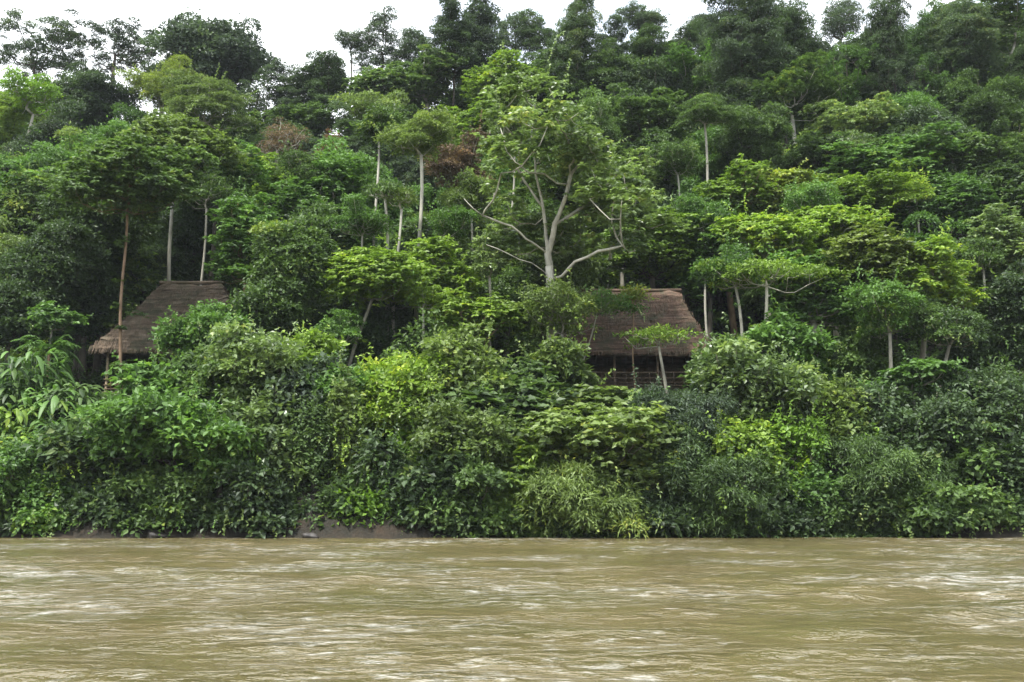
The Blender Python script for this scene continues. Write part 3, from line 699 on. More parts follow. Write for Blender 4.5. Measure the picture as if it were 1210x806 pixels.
P_(1112, 112, 40, 30, 11, 'vine', 'green', T_, 'green vine draped tree below the sky gap at the upper right', uniq=False)
P_(1015, 152, 44, 20, 13, 'pads', 'pale', T_, 'pale flat crown in front of the vine smothered trees')
P_(1165, 138, 48, 34, 11, 'dense', 'mid', T_, 'mid green tree below the broad grey green skyline tree')
P_(1100, 168, 62, 26, 12, 'dense', 'dark', T_, 'long dark crown on the upper right above the layered yellow green trees')
P_(955, 200, 40, 22, 12, 'pads', 'dark', T_, 'dark flat tree left of the yellow green terraces of foliage')
P_(1045, 198, 66, 22, 12, 'pads', 'green', T_, 'long layered yellow green tree, uppermost of the terraced crowns at right')
P_(1155, 205, 56, 26, 11, 'pads', 'mid', T_, 'layered tree at the right just below the long dark crown')
P_(1030, 238, 60, 24, 11, 'pads', 'bright', T_, 'layered yellow green tree, second of the terraced crowns from the top')
P_(1130, 248, 54, 24, 11, 'pads', 'green', T_, 'layered green tree above the black hollow at the right')
P_(1195, 250, 38, 28, 11, 'pads', 'mid', T_, 'layered tree cut by the right edge beside the black hollow')
# --- slim pale stemmed trees that show their trunks
for px, py, hw, hh, D_, bx, c, l in (
 (245, 228, 26, 20, 76, 240, 'mid', 'slender pale stem tree right of the straight white trunk above the left hut'),
 (362, 205, 26, 20, 80, 366, 'mid', 'slender tree on a pale stem right below the bare forked tree'),
 (428, 262, 26, 18, 71, 424, 'green', 'slender grey stem tree left of the two crooked white stems'),
 (556, 232, 28, 20, 74, 552, 'olive', 'slender pale trunked tree just left of the limbs of the great central tree'),
 (528, 268, 22, 16, 72, 532, 'green', 'small slim tree between the tall white trunk and the great central tree'),
 (608, 150, 26, 20, 84, 604, 'pale', 'slim pale tree behind the upper left limbs of the great central tree'),
 (706, 150, 26, 20, 88, 710, 'mid', 'slim pale stemmed tree beyond the upper right of the great central tree'),
 (800, 190, 26, 18, 84, 804, 'mid', 'slim pale stemmed tree left of the foot of the long white trunk'),
 (960, 238, 26, 18, 76, 964, 'green', 'slim grey stemmed tree right of the yellow tinted crown'),
 (1003, 176, 28, 18, 86, 1004, 'pale', 'slim pale trunked tree below the pale flat crown at the upper right'),
 (1082, 228, 26, 18, 80, 1078, 'bright', 'slim grey trunked tree among the terraced crowns at right'),
 (1160, 300, 28, 20, 68, 1156, 'mid', 'slim grey tree standing in the black hollow at the right'),
 (830, 255, 22, 18, 76, 826, 'green', 'slim stemmed tree left of the bright light green crown'),
 (500, 352, 18, 12, 67, 500, 'bright', 'young pale stemmed tree low in the centre left'),
 (402, 388, 22, 16, 67, 404, 'green', 'young tree on a pale stem in front of the deep green shaded tree')):
    P_(px, py, hw, hh, 10, 'sparse' if px % 2 else 'airy', c, 'slender_tree', l, D=D_, uniq=True, tr=.075, bark='pale', cov=1.3, base_px=bx+((px*7) % 17)-8, gs=(1.25, 1.3), trunk='bare' if px % 3 else None)
# --- middle slope, right
P_(862, 240, 42, 22, 12, 'pads', 'bright', T_, 'bright light green crown on the right centre slope with brown stems', bark='brown')
P_(925, 240, 34, 22, 12, 'pads', 'yellow', T_, 'yellow tinted crown with thin brown stems right of the bright light green crown', bark='brown')
P_(985, 278, 48, 26, 11, 'pads', 'bright', T_, 'broad light green tree in the middle of the right slope', bark='pale', D=74)
P_(905, 282, 42, 22, 10, 'pads', 'bright', T_, 'light green flat crown above the two pale stemmed trees right of the hut', bark='pale', D=72)
P_(838, 318, 38, 30, 9, 'pads', 'green', T_, 'leafy tree behind the right end of the right hut roof', D=77)
P_(868, 318, 30, 20, 8, 'airy', 'green', T_, 'thin tree on a straight pale trunk right of the right hut', bark='pale', D=66, cov=1.5, tr=.09, uniq=True, base_px=869)
P_(905, 326, 52, 14, 8, 'sparse', 'bright', T_, 'wide low crowned tree with pale forked trunk beside the right hut', bark='pale', D=65, cov=1.7, tr=.10, uniq=True, base_px=893, gs=(1.2, 1.2))
P_(960, 345, 50, 32, 9, 'pads', 'green', T_, 'spreading green tree right of the pale forked tree', bark='grey', D=67)
P_(1030, 318, 60, 30, 10, 'pads', 'yellow', T_, 'large yellow green layered tree over the leaning grey trunks at right', bark='grey', D=67, base_px=1050, tr=.16)
P_(1092, 338, 50, 26, 10, 'pads', 'bright', T_, 'bright layered crown left of the black hollow on the right', bark='grey', D=66, base_px=1075, tr=.14)
P_(1120, 385, 40, 28, 8, 'airy', 'mid', T_, 'thin leaved tree with leaning pale stems below the bright layered crown', bark='grey', D=62.5, cov=1.6, tr=.10, base_px=1096, uniq=True, gs=(1.1, 1.1), trunk='bare')
P_(1050, 372, 38, 26, 8, 'airy', 'green', T_, 'thin tree with grey leaning trunk on the lower right slope', bark='grey', D=62.5, cov=1.6, tr=.10, base_px=1052, uniq=True, gs=(1.1, 1.1), trunk='bare')
P_(1192, 310, 40, 34, 11, 'pads', 'pale', T_, 'greyish pale leaved tree at the right edge in front of the black hollow', D=70)
P_(1198, 385, 36, 38, 9, 'dense', 'dark', T_, 'very dark tree at the right edge below the greyish pale tree', D=68)
P_(1150, 440, 46, 40, 7, 'dense', 'dark', T_, 'dark shaded tree behind the twin pale trunks at the lower right', D=70)
P_(1078, 452, 50, 20, 5, 'pads', 'green', T_, 'low tree with light leaf tufts on twin pale trunks at lower right', bark='pale', D=60.5, tr=.09, gs=(1.1, 1.05), uniq=True, trunk='bare')
P_(1010, 430, 34, 34, 6, 'dense', 'mid', T_, 'mid green tree left of the leaning grey trunks', D=66)
# --- centre
KX, KY, KZ = at(648, 222, 66)
def kp_(px, py, dy=0.0):
    q = at(px, py, 66+dy); return (q[0]-KX, dy, q[2]-KZ)
KP_ = [[kp_(651, 330), kp_(648, 300), kp_(641, 245), kp_(634, 205), kp_(628, 160, .5), kp_(632, 125, .5)],
       [kp_(651, 330), kp_(664, 326, -.4), kp_(680, 310, -.8), kp_(706, 298, -1.2), kp_(735, 290, -1.5)],
       [kp_(651, 330), kp_(641, 320, -.3), kp_(628, 312, -.8), kp_(600, 300, -1.0), kp_(575, 288, -1)],
       [kp_(647, 295), kp_(630, 288, -.6), kp_(605, 268, -1.2), kp_(570, 255, -1.6), kp_(548, 235, -1.5)],
       [kp_(648, 300), kp_(656, 265, -.5), kp_(668, 232, -.8), kp_(676, 205, -1), kp_(700, 175, -1)],
       [kp_(641, 245), kp_(620, 215, .6), kp_(600, 180, 1), kp_(592, 150, 1)],
       [kp_(656, 265), kp_(690, 245, .8), kp_(720, 215, 1.2), kp_(745, 190, 1)]]
def kk_(q):    # an open middle where the limbs show, foliage in tiers round it
    X_, Z_ = q[0], q[2]
    return not (q[1] < .8 and ((abs(X_+.1) < 2.6 and -6.8 < Z_ < .3) or (abs(X_) < 4.6 and -6.8 < Z_ < -3.2)))
key, _ = P_(648, 222, 128, 128, 13, 'pads', 'pale', 'forest_tree', 'great spreading central tree with thick pale forked limbs left of the right hut roof', bark='pale', D=66, tr=.27, uniq=True, cov=1.0, ls=1.1, base_px=653, gs=(1.05, 1.0), keep=kk_, pre=KP_, trunk='bare')
P_(735, 232, 44, 34, 12, 'pads', 'pale', T_, 'pale leaved tree at the right flank of the great central tree', bark='grey', D=84)
P_(770, 300, 48, 26, 9, 'pads', 'bright', T_, 'bright leafy tree directly above the ridge of the right hut', D=78)
P_(812, 275, 36, 30, 11, 'dense', 'dark', T_, 'dark tree behind the bright leafy tree above the right hut')
P_(705, 362, 42, 9, 6, 'airy', 'green', 'young_tree', 'light spray of leaves hanging over the upper left of the right hut roof', D=67.5, tr=.04, bark='grey', cov=1.0, uniq=True, base_px=672)
P_(748, 352, 17, 9, 6, 'sparse', 'yellow', T_, 'small yellow green sprig tree in front of the right hut ridge', D=68, tr=.04, bark='brown', cov=1.5, uniq=True)
P_(778, 400, 32, 9, 5, 'sparse', 'bright', 'young_tree', 'small thin forked tree standing in front of the right hut deck', bark='grey', D=65.5, tr=.085, cov=1.0, uniq=True, base_px=789)
P_(664, 372, 40, 22, 5, 'airy', 'olive', 'young_tree', 'twiggy olive tree with grey forks in front of the left part of the right hut', bark='grey', D=65, tr=.09, cov=1.0, uniq=True, base_px=655)
P_(455, 226, 26, 14, 11, 'sparse', 'mid', T_, 'slender tree with bare crooked white stems, left of two', bark='pale', D=71, tr=.10, uniq=True, base_px=460, gs=(1, 1), cov=1.5)
P_(474, 236, 22, 16, 10, 'sparse', 'olive', T_, 'slender tree with bare crooked white stems, nearer the tall white trunk', bark='pale', D=71, tr=.09, uniq=True, base_px=470, gs=(1, 1), cov=1.5)
P_(556, 312, 44, 34, 9, 'dense', 'pale', T_, 'rounded grey green tree left of the trunk of the great central tree', D=76)
P_(514, 330, 42, 24, 9, 'pads', 'bright', T_, 'yellow green tree below the tall white trunk', D=70, bark='pale', tr=.1)
P_(545, 382, 48, 20, 6, 'pads', 'bright', T_, 'low flat light green tree left of the twiggy olive tree', D=67, bark='brown')
P_(578, 305, 18, 22, 9, 'airy', 'pale', T_, 'narrow tree on a thin straight grey trunk left of the great central tree', D=68, bark='grey', tr=.09, cov=1.4, uniq=True)
P_(440, 328, 50, 22, 8, 'pads', 'bright', T_, 'light green crown with drooping leaves in the left centre', D=68, bark='grey', tr=.1, base_px=405)
P_(430, 380, 56, 34, 7, 'dense', 'dark', T_, 'deep green shaded tree below the drooping light green crown', D=72)
P_(378, 308, 46, 36, 9, 'dense', 'mid', T_, 'mid green tree left of the drooping light green crown', D=76)
P_(372, 252, 50, 38, 11, 'pads', 'green', T_, 'large leafy tree in the left centre above the mid green one', D=80, bark='grey')
P_(318, 235, 44, 34, 11, 'pads', 'bright', T_, 'light leafy tree below the bare forked tree')
P_(330, 322, 42, 46, 9, 'dense', 'mid', T_, 'tall leafy tree hiding the right half of the left hut', D=68)
P_(292, 290, 36, 40, 10, 'pads', 'green', T_, 'tree with pale brown stems just right of the left hut ridge', D=70, bark='brown', tr=.15, base_px=286)
P_(255, 215, 46, 30, 12, 'pads', 'green', T_, 'green layered tree at the right of the straight white trunk', D=82)
P_(232, 262, 36, 22, 10, 'dense', 'mid', T_, 'leafy crown behind the ridge of the left hut', D=86)
P_(412, 300, 30, 30, 9, 'dense', 'green', T_, 'green crown tucked between the large leafy tree and the drooping crown', D=78)
P_(600, 350, 36, 26, 6, 'dense', 'mid', T_, 'mid green tree in shade left of the central trunk', D=73)
# --- middle slope, left
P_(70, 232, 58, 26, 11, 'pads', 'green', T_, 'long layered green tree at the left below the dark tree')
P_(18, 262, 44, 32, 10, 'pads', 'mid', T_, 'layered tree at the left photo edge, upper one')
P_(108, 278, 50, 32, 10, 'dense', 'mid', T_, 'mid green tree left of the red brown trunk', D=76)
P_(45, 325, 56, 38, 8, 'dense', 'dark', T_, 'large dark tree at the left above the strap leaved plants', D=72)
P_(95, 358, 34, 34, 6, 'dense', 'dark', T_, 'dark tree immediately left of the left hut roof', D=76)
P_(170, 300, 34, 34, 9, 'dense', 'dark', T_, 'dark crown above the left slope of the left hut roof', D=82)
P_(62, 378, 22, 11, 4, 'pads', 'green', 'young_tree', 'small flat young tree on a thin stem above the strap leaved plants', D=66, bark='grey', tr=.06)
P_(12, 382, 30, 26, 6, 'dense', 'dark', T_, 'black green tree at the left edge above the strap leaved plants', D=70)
# --- river bank, left to right
strap(38, 430, 52, 63, 'green', 'paddle_leaf_plant', 'uppermost clump of long strap leaves at the far left of the bank', nb=204, bl=1.34, bw=0.30)
strap(86, 462, 32, 62, 'mid', 'paddle_leaf_plant', 'clump of long strap leaves just left of the left hut post', nb=144, bl=1.19, bw=0.28)
strap(18, 490, 40, 60, 'bright', 'paddle_leaf_plant', 'yellowish clump of hanging strap leaves on the left photo edge', nb=144, bl=1.19, bw=0.26)
strap(70, 505, 36, 60, 'green', 'paddle_leaf_plant', 'lowest clump of drooping strap leaves above the leafy creepers at left', nb=132, bl=1.11, bw=0.23)
palm(58, 415, 50, 65, 'green', 'palm', 'feathery palm top behind the strap leaved plants at the left', nf=20)
S = 'shrub'
def B(px, py, hw, hh, hc, kind, colr, label, **k): return P_(px, py, hw, hh, hc, kind, colr, 'shrub', label, cat='shrub', **k)
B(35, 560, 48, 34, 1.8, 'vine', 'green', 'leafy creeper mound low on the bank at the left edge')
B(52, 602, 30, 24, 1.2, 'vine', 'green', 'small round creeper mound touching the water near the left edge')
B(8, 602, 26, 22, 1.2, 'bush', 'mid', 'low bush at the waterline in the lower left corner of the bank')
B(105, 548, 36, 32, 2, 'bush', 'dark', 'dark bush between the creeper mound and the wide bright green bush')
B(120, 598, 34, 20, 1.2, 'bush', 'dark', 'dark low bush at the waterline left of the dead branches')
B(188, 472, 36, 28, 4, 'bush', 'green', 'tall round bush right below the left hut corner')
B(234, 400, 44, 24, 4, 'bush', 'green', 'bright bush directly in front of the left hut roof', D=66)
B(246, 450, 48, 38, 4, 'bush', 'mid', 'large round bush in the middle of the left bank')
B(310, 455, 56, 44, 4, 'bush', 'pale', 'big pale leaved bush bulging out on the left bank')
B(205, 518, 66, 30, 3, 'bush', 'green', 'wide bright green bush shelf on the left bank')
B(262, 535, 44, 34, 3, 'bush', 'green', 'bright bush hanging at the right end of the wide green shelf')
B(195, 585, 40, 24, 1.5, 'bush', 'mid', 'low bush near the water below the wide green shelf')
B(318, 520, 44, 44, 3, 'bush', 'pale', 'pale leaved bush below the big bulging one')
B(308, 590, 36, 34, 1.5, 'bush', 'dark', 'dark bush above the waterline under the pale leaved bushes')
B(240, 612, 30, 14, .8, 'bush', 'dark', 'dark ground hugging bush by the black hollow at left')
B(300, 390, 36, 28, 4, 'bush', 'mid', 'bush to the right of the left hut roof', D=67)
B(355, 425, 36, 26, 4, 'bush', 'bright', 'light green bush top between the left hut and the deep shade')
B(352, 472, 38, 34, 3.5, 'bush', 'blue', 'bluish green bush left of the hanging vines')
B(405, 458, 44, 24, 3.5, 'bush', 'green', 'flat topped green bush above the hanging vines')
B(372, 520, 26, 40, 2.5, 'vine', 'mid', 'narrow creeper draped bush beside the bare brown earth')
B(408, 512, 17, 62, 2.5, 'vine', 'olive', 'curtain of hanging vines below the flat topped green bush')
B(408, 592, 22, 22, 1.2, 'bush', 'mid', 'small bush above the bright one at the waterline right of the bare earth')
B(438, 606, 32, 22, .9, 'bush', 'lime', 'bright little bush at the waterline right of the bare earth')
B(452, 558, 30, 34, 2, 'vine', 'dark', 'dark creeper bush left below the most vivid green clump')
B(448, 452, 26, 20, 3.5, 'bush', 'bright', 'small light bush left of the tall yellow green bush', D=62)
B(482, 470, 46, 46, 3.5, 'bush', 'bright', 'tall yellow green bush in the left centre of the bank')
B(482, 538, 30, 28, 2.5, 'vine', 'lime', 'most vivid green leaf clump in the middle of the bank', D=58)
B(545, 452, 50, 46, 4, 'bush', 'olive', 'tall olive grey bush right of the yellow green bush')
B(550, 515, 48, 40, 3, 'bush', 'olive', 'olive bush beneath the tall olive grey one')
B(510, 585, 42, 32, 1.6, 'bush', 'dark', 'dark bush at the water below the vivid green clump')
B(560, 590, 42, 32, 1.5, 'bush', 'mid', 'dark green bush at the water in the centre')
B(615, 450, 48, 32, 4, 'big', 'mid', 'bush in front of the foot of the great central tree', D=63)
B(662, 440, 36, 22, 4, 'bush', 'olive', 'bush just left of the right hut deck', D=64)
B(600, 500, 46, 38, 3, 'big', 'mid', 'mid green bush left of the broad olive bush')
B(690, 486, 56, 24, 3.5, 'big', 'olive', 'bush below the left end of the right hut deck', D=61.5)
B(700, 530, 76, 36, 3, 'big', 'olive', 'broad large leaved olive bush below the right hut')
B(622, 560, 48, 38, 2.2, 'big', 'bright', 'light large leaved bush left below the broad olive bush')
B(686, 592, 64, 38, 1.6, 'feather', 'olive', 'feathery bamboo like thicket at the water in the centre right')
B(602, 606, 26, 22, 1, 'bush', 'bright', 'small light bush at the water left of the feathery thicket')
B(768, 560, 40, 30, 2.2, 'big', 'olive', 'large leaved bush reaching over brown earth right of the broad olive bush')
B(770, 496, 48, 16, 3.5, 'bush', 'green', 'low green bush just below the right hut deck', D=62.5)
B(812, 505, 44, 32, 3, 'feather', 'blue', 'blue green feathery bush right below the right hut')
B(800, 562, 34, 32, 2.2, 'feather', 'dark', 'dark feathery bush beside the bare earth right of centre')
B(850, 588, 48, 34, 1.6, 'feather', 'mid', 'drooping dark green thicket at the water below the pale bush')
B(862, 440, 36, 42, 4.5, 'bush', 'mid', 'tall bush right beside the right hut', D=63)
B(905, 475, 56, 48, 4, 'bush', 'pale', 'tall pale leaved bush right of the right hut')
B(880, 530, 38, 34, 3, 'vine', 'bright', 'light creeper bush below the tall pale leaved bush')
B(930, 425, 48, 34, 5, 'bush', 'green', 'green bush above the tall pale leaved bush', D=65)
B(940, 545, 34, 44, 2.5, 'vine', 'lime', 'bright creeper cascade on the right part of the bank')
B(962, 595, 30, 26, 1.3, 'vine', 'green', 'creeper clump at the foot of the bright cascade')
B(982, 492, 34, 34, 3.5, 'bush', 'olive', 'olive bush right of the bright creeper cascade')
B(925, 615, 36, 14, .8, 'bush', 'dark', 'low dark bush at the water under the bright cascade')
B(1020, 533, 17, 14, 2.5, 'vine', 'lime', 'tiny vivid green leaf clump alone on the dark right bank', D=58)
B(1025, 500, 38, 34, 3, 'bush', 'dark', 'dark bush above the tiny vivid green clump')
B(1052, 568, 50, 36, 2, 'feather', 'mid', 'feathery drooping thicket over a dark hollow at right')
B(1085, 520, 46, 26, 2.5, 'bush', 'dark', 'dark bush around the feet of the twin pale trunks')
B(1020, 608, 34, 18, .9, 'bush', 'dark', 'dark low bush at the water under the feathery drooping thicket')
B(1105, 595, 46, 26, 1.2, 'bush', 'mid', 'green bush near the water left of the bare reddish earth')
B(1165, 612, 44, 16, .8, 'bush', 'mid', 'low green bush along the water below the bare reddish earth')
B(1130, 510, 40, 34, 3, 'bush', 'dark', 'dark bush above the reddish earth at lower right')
B(1185, 490, 40, 36, 3, 'bush', 'dark', 'dark bush at the right edge above the reddish earth')
B(1200, 555, 24, 26, 2, 'bush', 'dark', 'dark bush at the right edge level with the reddish earth')
B(1155, 545, 28, 18, 2, 'bush', 'mid', 'small green bush on the reddish earth at lower right')

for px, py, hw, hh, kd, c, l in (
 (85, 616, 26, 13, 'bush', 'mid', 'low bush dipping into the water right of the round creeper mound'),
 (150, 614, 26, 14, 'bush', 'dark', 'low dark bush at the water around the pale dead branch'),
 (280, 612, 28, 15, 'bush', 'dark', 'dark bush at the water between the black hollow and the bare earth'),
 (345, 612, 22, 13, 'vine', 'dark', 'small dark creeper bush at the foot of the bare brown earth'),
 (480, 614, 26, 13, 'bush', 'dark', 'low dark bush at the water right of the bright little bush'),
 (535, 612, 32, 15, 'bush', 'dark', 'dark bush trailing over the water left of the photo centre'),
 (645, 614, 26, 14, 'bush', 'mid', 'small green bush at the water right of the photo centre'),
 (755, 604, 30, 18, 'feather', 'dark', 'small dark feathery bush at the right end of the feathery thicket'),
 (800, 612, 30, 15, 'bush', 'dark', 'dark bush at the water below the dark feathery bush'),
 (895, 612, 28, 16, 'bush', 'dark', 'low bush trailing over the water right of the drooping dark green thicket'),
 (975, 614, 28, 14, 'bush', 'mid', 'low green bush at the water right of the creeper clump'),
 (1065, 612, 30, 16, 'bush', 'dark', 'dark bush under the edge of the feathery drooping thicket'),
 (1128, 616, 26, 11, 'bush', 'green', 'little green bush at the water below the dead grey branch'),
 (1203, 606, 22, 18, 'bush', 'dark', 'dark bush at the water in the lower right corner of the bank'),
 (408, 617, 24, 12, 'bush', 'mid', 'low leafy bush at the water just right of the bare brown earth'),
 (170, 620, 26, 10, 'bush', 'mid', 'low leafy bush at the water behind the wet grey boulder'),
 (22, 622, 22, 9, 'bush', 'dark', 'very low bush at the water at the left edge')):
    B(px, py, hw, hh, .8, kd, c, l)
for px, py, hw, D, c, l in (
 (12, 445, 34, 62, 'mid', 'clump of strap leaves half cut by the left photo edge'),
 (60, 470, 40, 61, 'green', 'middle clump of long strap leaves on the left of the bank'),
 (105, 500, 26, 60.5, 'mid', 'small clump of strap leaves nearest the wide green shelf'),
 (40, 520, 34, 59.5, 'bright', 'light clump of strap leaves right above the leafy creeper mound')):
    strap(px, py, hw, D, c, 'paddle_leaf_plant', l, nb=120, bl=1.26, bw=0.29)

# --- fillers: crowns seen between the trees above, each labelled by its nearest neighbour
STEMS = [(212, 215, 340, 72), (184, 190, 240, 84), (366, 215, 260, 80), (552, 240, 300, 74), (1004, 185, 230, 86), (964, 245, 290, 76), (212, 200, 370, 80), (150, 260, 420, 70), (487, 190, 320, 80), (835, 108, 190, 95), (445, 158, 192, 90), (463, 235, 305, 80), (930, 130, 175, 110), (327, 180, 222, 110), (1003, 180, 240, 90), (654, 250, 400, 66)]
used = set(); NAMED = list(PLACED)
fr = np.random.default_rng(11); nf = 0
for D0 in np.arange(80, 131, 6.4):
    hw_w = 605/F*D0+6
    for x0 in np.arange(-hw_w, hw_w, 7.0):
        x_ = x0+fr.uniform(-2.2, 2.2); D_ = D0+fr.uniform(-2, 2); a = fr.uniform(3.6, 5.4)
        z_ = float(zt(x_, D_))+fr.uniform(5.5, 8.5)
        # project
        dy, dz = D_, z_-CAMZ
        f = dy*math.cos(PITCH)+dz*math.sin(PITCH); v = -dy*math.sin(PITCH)+dz*math.cos(PITCH)
        px, py = 605+F*x_/f, 403-F*v/f
        if py > 400 or px < -25 or px > 1235: continue
        h = a/D_*F
        if any(abs(px-sx) < h*.95+4 and py-h*.9 < s1 and py+h*.9 > s0 and D_ < sd_+2 for sx, s0, s1, sd_ in STEMS): continue
        best = sorted(NAMED, key=lambda q: math.hypot(q[0]-px, q[1]-py))
        if math.hypot(best[0][0]-px, best[0][1]-py) < 16: continue
        lab = None
        for q in best[:9]:
            dx, dy_ = px-q[0], py-q[1]
            d = ('right of' if dx > 0 else 'left of') if abs(dx) > abs(dy_) else ('below' if dy_ > 0 else 'above')
            L_ = 'crown '+d+' the '+q[4]
            if L_ not in used:
                ws = L_.split(); 
                lab = L_ if len(ws) <= 16 else ' '.join(ws[:16])
                used.add(L_); break
        if lab is None: continue
        t = py/400+fr.normal(0, .12)
        colr = fr.choice(['dark', 'blue', 'mid']) if t < .35 else fr.choice(['dark', 'mid', 'mid', 'green', 'olive'])
        if px > 830 and 180 < py < 400 and px < 1100: colr = fr.choice(['mid', 'green', 'bright'])
        kd = fr.choice(['dense', 'dense', 'pads'])
        P_(px, py, h, h*.72, 8, kd, colr, T_, lab, D=D_, uniq=False, group='forest trees packed on the hillside')
        nf += 1
print('fillers', nf)

# --- undergrowth and ground litter: uncountable low leaves covering the slope
ur = np.random.default_rng(21)
n = 90000
D_ = 55.0+ur.beta(1.0, 2.2, n)*60; x_ = ur.uniform(-1, 1, n)*(D_*.56+3)
bare = np.clip(np.sin(x_*.9+2)*np.sin(D_*1.1+x_*.3), 0, 1) > .55
px_ = 605+F*x_/D_
ok = ~((D_ < 61) & ((np.abs(px_-368) < 14) | (np.abs(px_-1150) < 45) | (np.abs(px_-800) < 20)) & (ur.random(n) < .8)) & ~(bare & (D_ < 66) & (ur.random(n) < .4))
ok &= ~((D_ > 67) & (D_ < 80) & (ur.random(n) < .4))
D_, x_ = D_[ok], x_[ok]; n = len(x_); k = 6
C = np.stack([x_, D_, zt(x_, D_)+ur.uniform(.0, .55, n)], 1); C = np.repeat(C, k, 0)+ur.normal(0, .09, (n*k, 3))
an = ur.uniform(0, 2*PI, n*k)
A = unit(np.stack([np.cos(an), np.sin(an)-.3, ur.normal(.05, .4, n*k)], 1)); Nn = unit(np.stack([ur.normal(0, .4, n*k), ur.normal(-.3, .4, n*k), np.ones(n*k)], 1))
V, Fq, T = leaves(C, A, Nn, ur.uniform(.14, .38, n*k), ur.uniform(.08, .2, n*k), np.clip(ur.normal(.42, .15, n*k), 0, 1))
ug = link('undergrowth', mesh_np('undergrowth', V, Fq, LM['mid'], T)); tag(ug, 'low leafy undergrowth covering the bank and slope', 'undergrowth', kind='stuff')

# understory thicket between the trees on the slope
VV = []; FF = []; TT = []; MI = []; off = 0
for D0 in np.arange(66, 133, 3.3):
    hw_w = D0*.53+4
    for x0 in np.arange(-hw_w, hw_w, 3.4):
        x_ = x0+ur.uniform(-1.4, 1.4); D_ = D0+ur.uniform(-1.4, 1.4)
        if 60 < D_ < 80 and (hx0-1.5 < x_ < hx1+1 or lx0-1.5 < x_ < lx1+1): continue
        g_ = float(zt(x_, D_)); q = np.array([x_, D_, g_+ur.uniform(.5, 3.6)]); rc = ur.uniform(1.0, 2.3)
        L0 = .26+.0012*D_; n = int(2.2*PI*rc*rc/(.5*L0*L0*.6)*.62)
        d = unit(ur.normal(size=(n, 3))); d[:, 2] = np.abs(d[:, 2])*np.where(ur.random(n) < .8, 1, -1); td = unit(ur.normal(size=(6, 3)))
        rad = rc*(.55+.5*np.clip(d@td.T, 0, 1).max(1)**4)*(1-.4*ur.random(n)**2)
        P = q+d*rad[:, None]*np.array([1, 1, ur.uniform(.6, 1.3)])
        A = unit(d*np.array([1, 1, .2])+ur.normal(0, .55, (n, 3))-np.array([0, 0, .25])); Nn = unit(d*.65+np.array([0, 0, .75])+ur.normal(0, .38, (n, 3)))
        V, Fq, T = leaves(P, A, Nn, L0*ur.uniform(.6, 1.3, n), L0*.55*ur.uniform(.7, 1.2, n), np.clip(.45+ur.normal(0, .13)+ur.normal(0, .12, n), 0, 1))
        VV.append(V); FF.append(Fq+off); TT.append(T); off += len(V); MI.append(np.full(len(Fq), ur.integers(0, 5)))
me = mesh_np('thicket', np.concatenate(VV), np.concatenate(FF), None, np.concatenate(TT))
for q in ('mid', 'green', 'olive', 'mid', 'bright'): me.materials.append(LM[q])
me.polygons.foreach_set('material_index', np.concatenate(MI).astype(np.int32))
tag(link('thicket', me), 'tangled leafy thicket filling the slope beneath the trees', 'thicket', kind='stuff')

# --- rocks and dead branches along the waterline
def rock(px, s, label, D=None):
    import bmesh
    rr = np.random.default_rng(int(px)); D = D or 55.0; a, b = ray(px, 633); x = a*D
    off = 0.9*math.sin(x*0.12)+0.5*math.sin(x*0.37+1.0)
    bm = bmesh.new(); bmesh.ops.create_icosphere(bm, subdivisions=3, radius=1)
    ph = rr.uniform(0, 6, 6)
    for v in bm.verts:
        c = v.co; q = 1+.16*math.sin(3*c.x+ph[0])+.14*math.sin(4*c.y+ph[1])+.12*math.sin(5*c.z+ph[2]+2*c.x)+.05*math.sin(11*c.x+7*c.z+ph[3])
        v.co = (c.x*q*s, c.y*q*s*.8, max(c.z*q*s*.62, -s*.5))
    me = bpy.data.meshes.new('rock'); bm.to_mesh(me); bm.free(); me.materials.append(ROCK)
    me.polygons.foreach_set('use_smooth', np.full(len(me.polygons), True))
    tag(link('rock', me, None, (x, D+off-.1, .08)), label, 'rock')
for px, s, l in ((190, .5, 'wet grey boulder at the water near the pale dead branch'), (372, .4, 'dark stone at the foot of the bare brown earth'), (905, .4, 'wet dark stone under the bright creeper cascade')):
    rock(px, s, l)
def branch(px, py, D, ln, az, el, label, sd=1):
    rr = np.random.default_rng(sd); x, y, z = at(px, py, D); mb = MB()
    d = np.array([math.cos(az)*math.cos(el), math.sin(az)*math.cos(el), math.sin(el)])
    P = [np.array([0, 0, 0])]
    for i in range(7): P.append(P[-1]+d*ln/7+rr.normal(0, .05*ln/3, 3))
    mb.tube(P, np.linspace(.07, .02, 8), 6)
    for i in (2, 3, 5):
        q = unit(d+rr.normal(0, .6, 3)); mb.tube([P[i], P[i]+q*ln*.15, P[i]+q*ln*.3+np.array([0, 0, .1])], [.035, .025, .01], 5)
    tag(link('dead_branch', mb.mesh('dead_branch', BM['grey'], True), None, (x, y, z)), label, 'dead branch')
branch(138, 606, 56, 1.6, .2, .35, 'pale dead branch leaning over the water left of the large boulder', 2)
branch(1138, 590, 57, 1.4, .4, .6, 'dead grey branch on the reddish earth at lower right', 4)
branch(276, 560, 57.5, 1.8, 1.3, 1.3, 'thin dead branch standing in the black hollow under the green shelf', 6)
branch(398, 560, 57.5, 1.6, 1.8, 1.2, 'dead upright branch beside the hanging vines', 8)
branch(228, 622, 55.2, 1.8, .1, .08, 'pale driftwood stick lying along the water under the low dark bush at left', 12)
branch(452, 624, 55.0, 1.5, 2.9, .12, 'grey driftwood stick at the water right of the bright little bush', 14)
branch(742, 618, 55.3, 1.7, -.5, .30, 'bare branch drooping to the water right of the feathery thicket', 16)
branch(848, 624, 55.0, 1.3, .2, .10, 'short grey driftwood stick under the drooping dark green thicket', 18)
branch(1088, 618, 55.2, 1.6, .4, .25, 'bare grey branch at the water right of the feathery drooping thicket', 20)

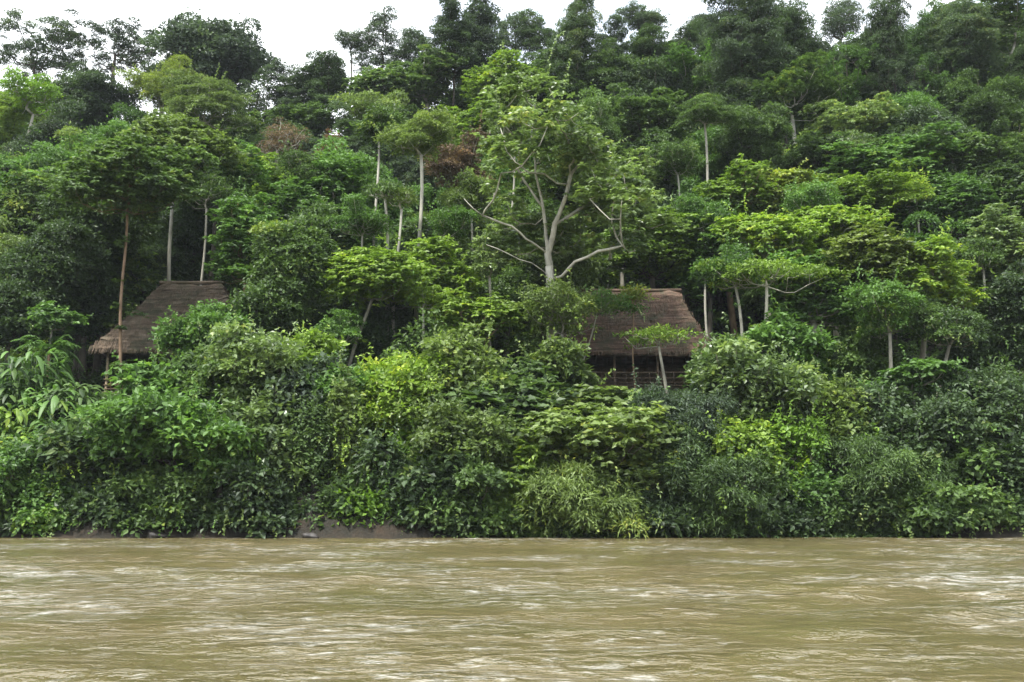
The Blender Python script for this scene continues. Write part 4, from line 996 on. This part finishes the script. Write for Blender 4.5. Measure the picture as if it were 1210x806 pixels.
# ------------------------------------------------------------------ camera, light, world
cam = bpy.data.cameras.new('camera'); co = bpy.data.objects.new('camera', cam); COL.objects.link(co)
cam.sensor_width = 36; cam.lens = F/1210*36; cam.clip_end = 3000; cam.clip_start = .1
co.location = (0, 0, CAMZ); co.rotation_euler = (PI/2+PITCH, 0, 0); SC.camera = co
SUN_EL, SUN_AZ = math.radians(58), math.radians(215)   # azimuth clockwise from +Y
sl = bpy.data.lights.new('sun', 'SUN'); sl.energy = 3.4; sl.angle = math.radians(9); sl.color = (1, .97, .92)
so_ = bpy.data.objects.new('sun', sl); COL.objects.link(so_)
from mathutils import Vector
sd = Vector((math.sin(SUN_AZ)*math.cos(SUN_EL), math.cos(SUN_AZ)*math.cos(SUN_EL), math.sin(SUN_EL)))
so_.rotation_euler = (-sd).to_track_quat('-Z', 'Y').to_euler(); so_.location = (0, 0, 200)
w = bpy.data.worlds.new('World'); SC.world = w; w.use_nodes = True; nt = w.node_tree; nt.nodes.clear()
out = nt.nodes.new('ShaderNodeOutputWorld'); bg = nt.nodes.new('ShaderNodeBackground'); bg.inputs['Strength'].default_value = .12
sky = nt.nodes.new('ShaderNodeTexSky'); sky.sky_type = 'NISHITA'; sky.sun_disc = False
sky.sun_elevation = SUN_EL; sky.sun_rotation = SUN_AZ
tc = nt.nodes.new('ShaderNodeTexCoord'); n = noise(nt, 2.2, 6, .6, tc.outputs['Generated'], .5)
cr = ramp(nt, n.outputs[0], [(.42, (.16, .16, .16)), (.58, (.97, .97, .97))])
mx = nt.nodes.new('ShaderNodeMix'); mx.data_type = 'RGBA'; nt.links.new(cr.outputs[0], mx.inputs['Factor'])
nt.links.new(sky.outputs[0], mx.inputs['A']); 
sx = nt.nodes.new('ShaderNodeSeparateXYZ'); nt.links.new(tc.outputs['Generated'], sx.inputs[0])
gm = nt.nodes.new('ShaderNodeMapRange'); nt.links.new(sx.outputs['Z'], gm.inputs[0]); gm.inputs[1].default_value = 0; gm.inputs[2].default_value = 1
gm.inputs[3].default_value = 5.5; gm.inputs[4].default_value = 19.0   # overcast: the zenith is about three times as bright as the horizon
cc = nt.nodes.new('ShaderNodeVectorMath'); cc.operation = 'SCALE'; cc.inputs[0].default_value = (.95, .985, 1.02); nt.links.new(gm.outputs[0], cc.inputs['Scale'])
nt.links.new(cc.outputs[0], mx.inputs['B'])
nt.links.new(mx.outputs['Result'], bg.inputs[0]); nt.links.new(bg.outputs[0], out.inputs[0])
SC.view_settings.view_transform = 'Standard'; SC.view_settings.look = 'None'; SC.view_settings.gamma = 1; SC.view_settings.exposure = 1.12
# haze
HAZE = 1
if HAZE:
    hz = MB(); hz.box((0, 0, 58), (1990, 1990, 122)); hz_ = link('haze', hz.mesh('haze', None)); tag(hz_, 'thin pale humid air over the river and hill', 'haze', kind='stuff')
    m, nt, out = newmat('haze_air'); pv = N(nt, 'ShaderNodeVolumePrincipled'); pv.inputs['Density'].default_value = .00012; pv.inputs['Color'].default_value = (.86, .93, 1, 1)
    nt.links.new(pv.outputs[0], out.inputs['Volume']); hz_.data.materials.append(m)
SC.cycles.use_denoising = True; SC.cycles.denoising_input_passes = 'RGB_ALBEDO_NORMAL'; SC.cycles.denoising_prefilter = 'ACCURATE'; SC.cycles.sample_clamp_direct = 6; SC.cycles.sample_clamp_indirect = 4; SC.cycles.pixel_filter_type = 'BLACKMAN_HARRIS'; SC.cycles.filter_width = 1.5; SC.cycles.max_bounces = 4; SC.cycles.diffuse_bounces = 3; SC.cycles.glossy_bounces = 2; SC.cycles.transmission_bounces = 2; SC.cycles.caustics_reflective = False; SC.cycles.caustics_refractive = False; SC.cycles.transparent_max_bounces = 4; SC.cycles.volume_bounces = 0
print('THINGS', TREECOUNT)
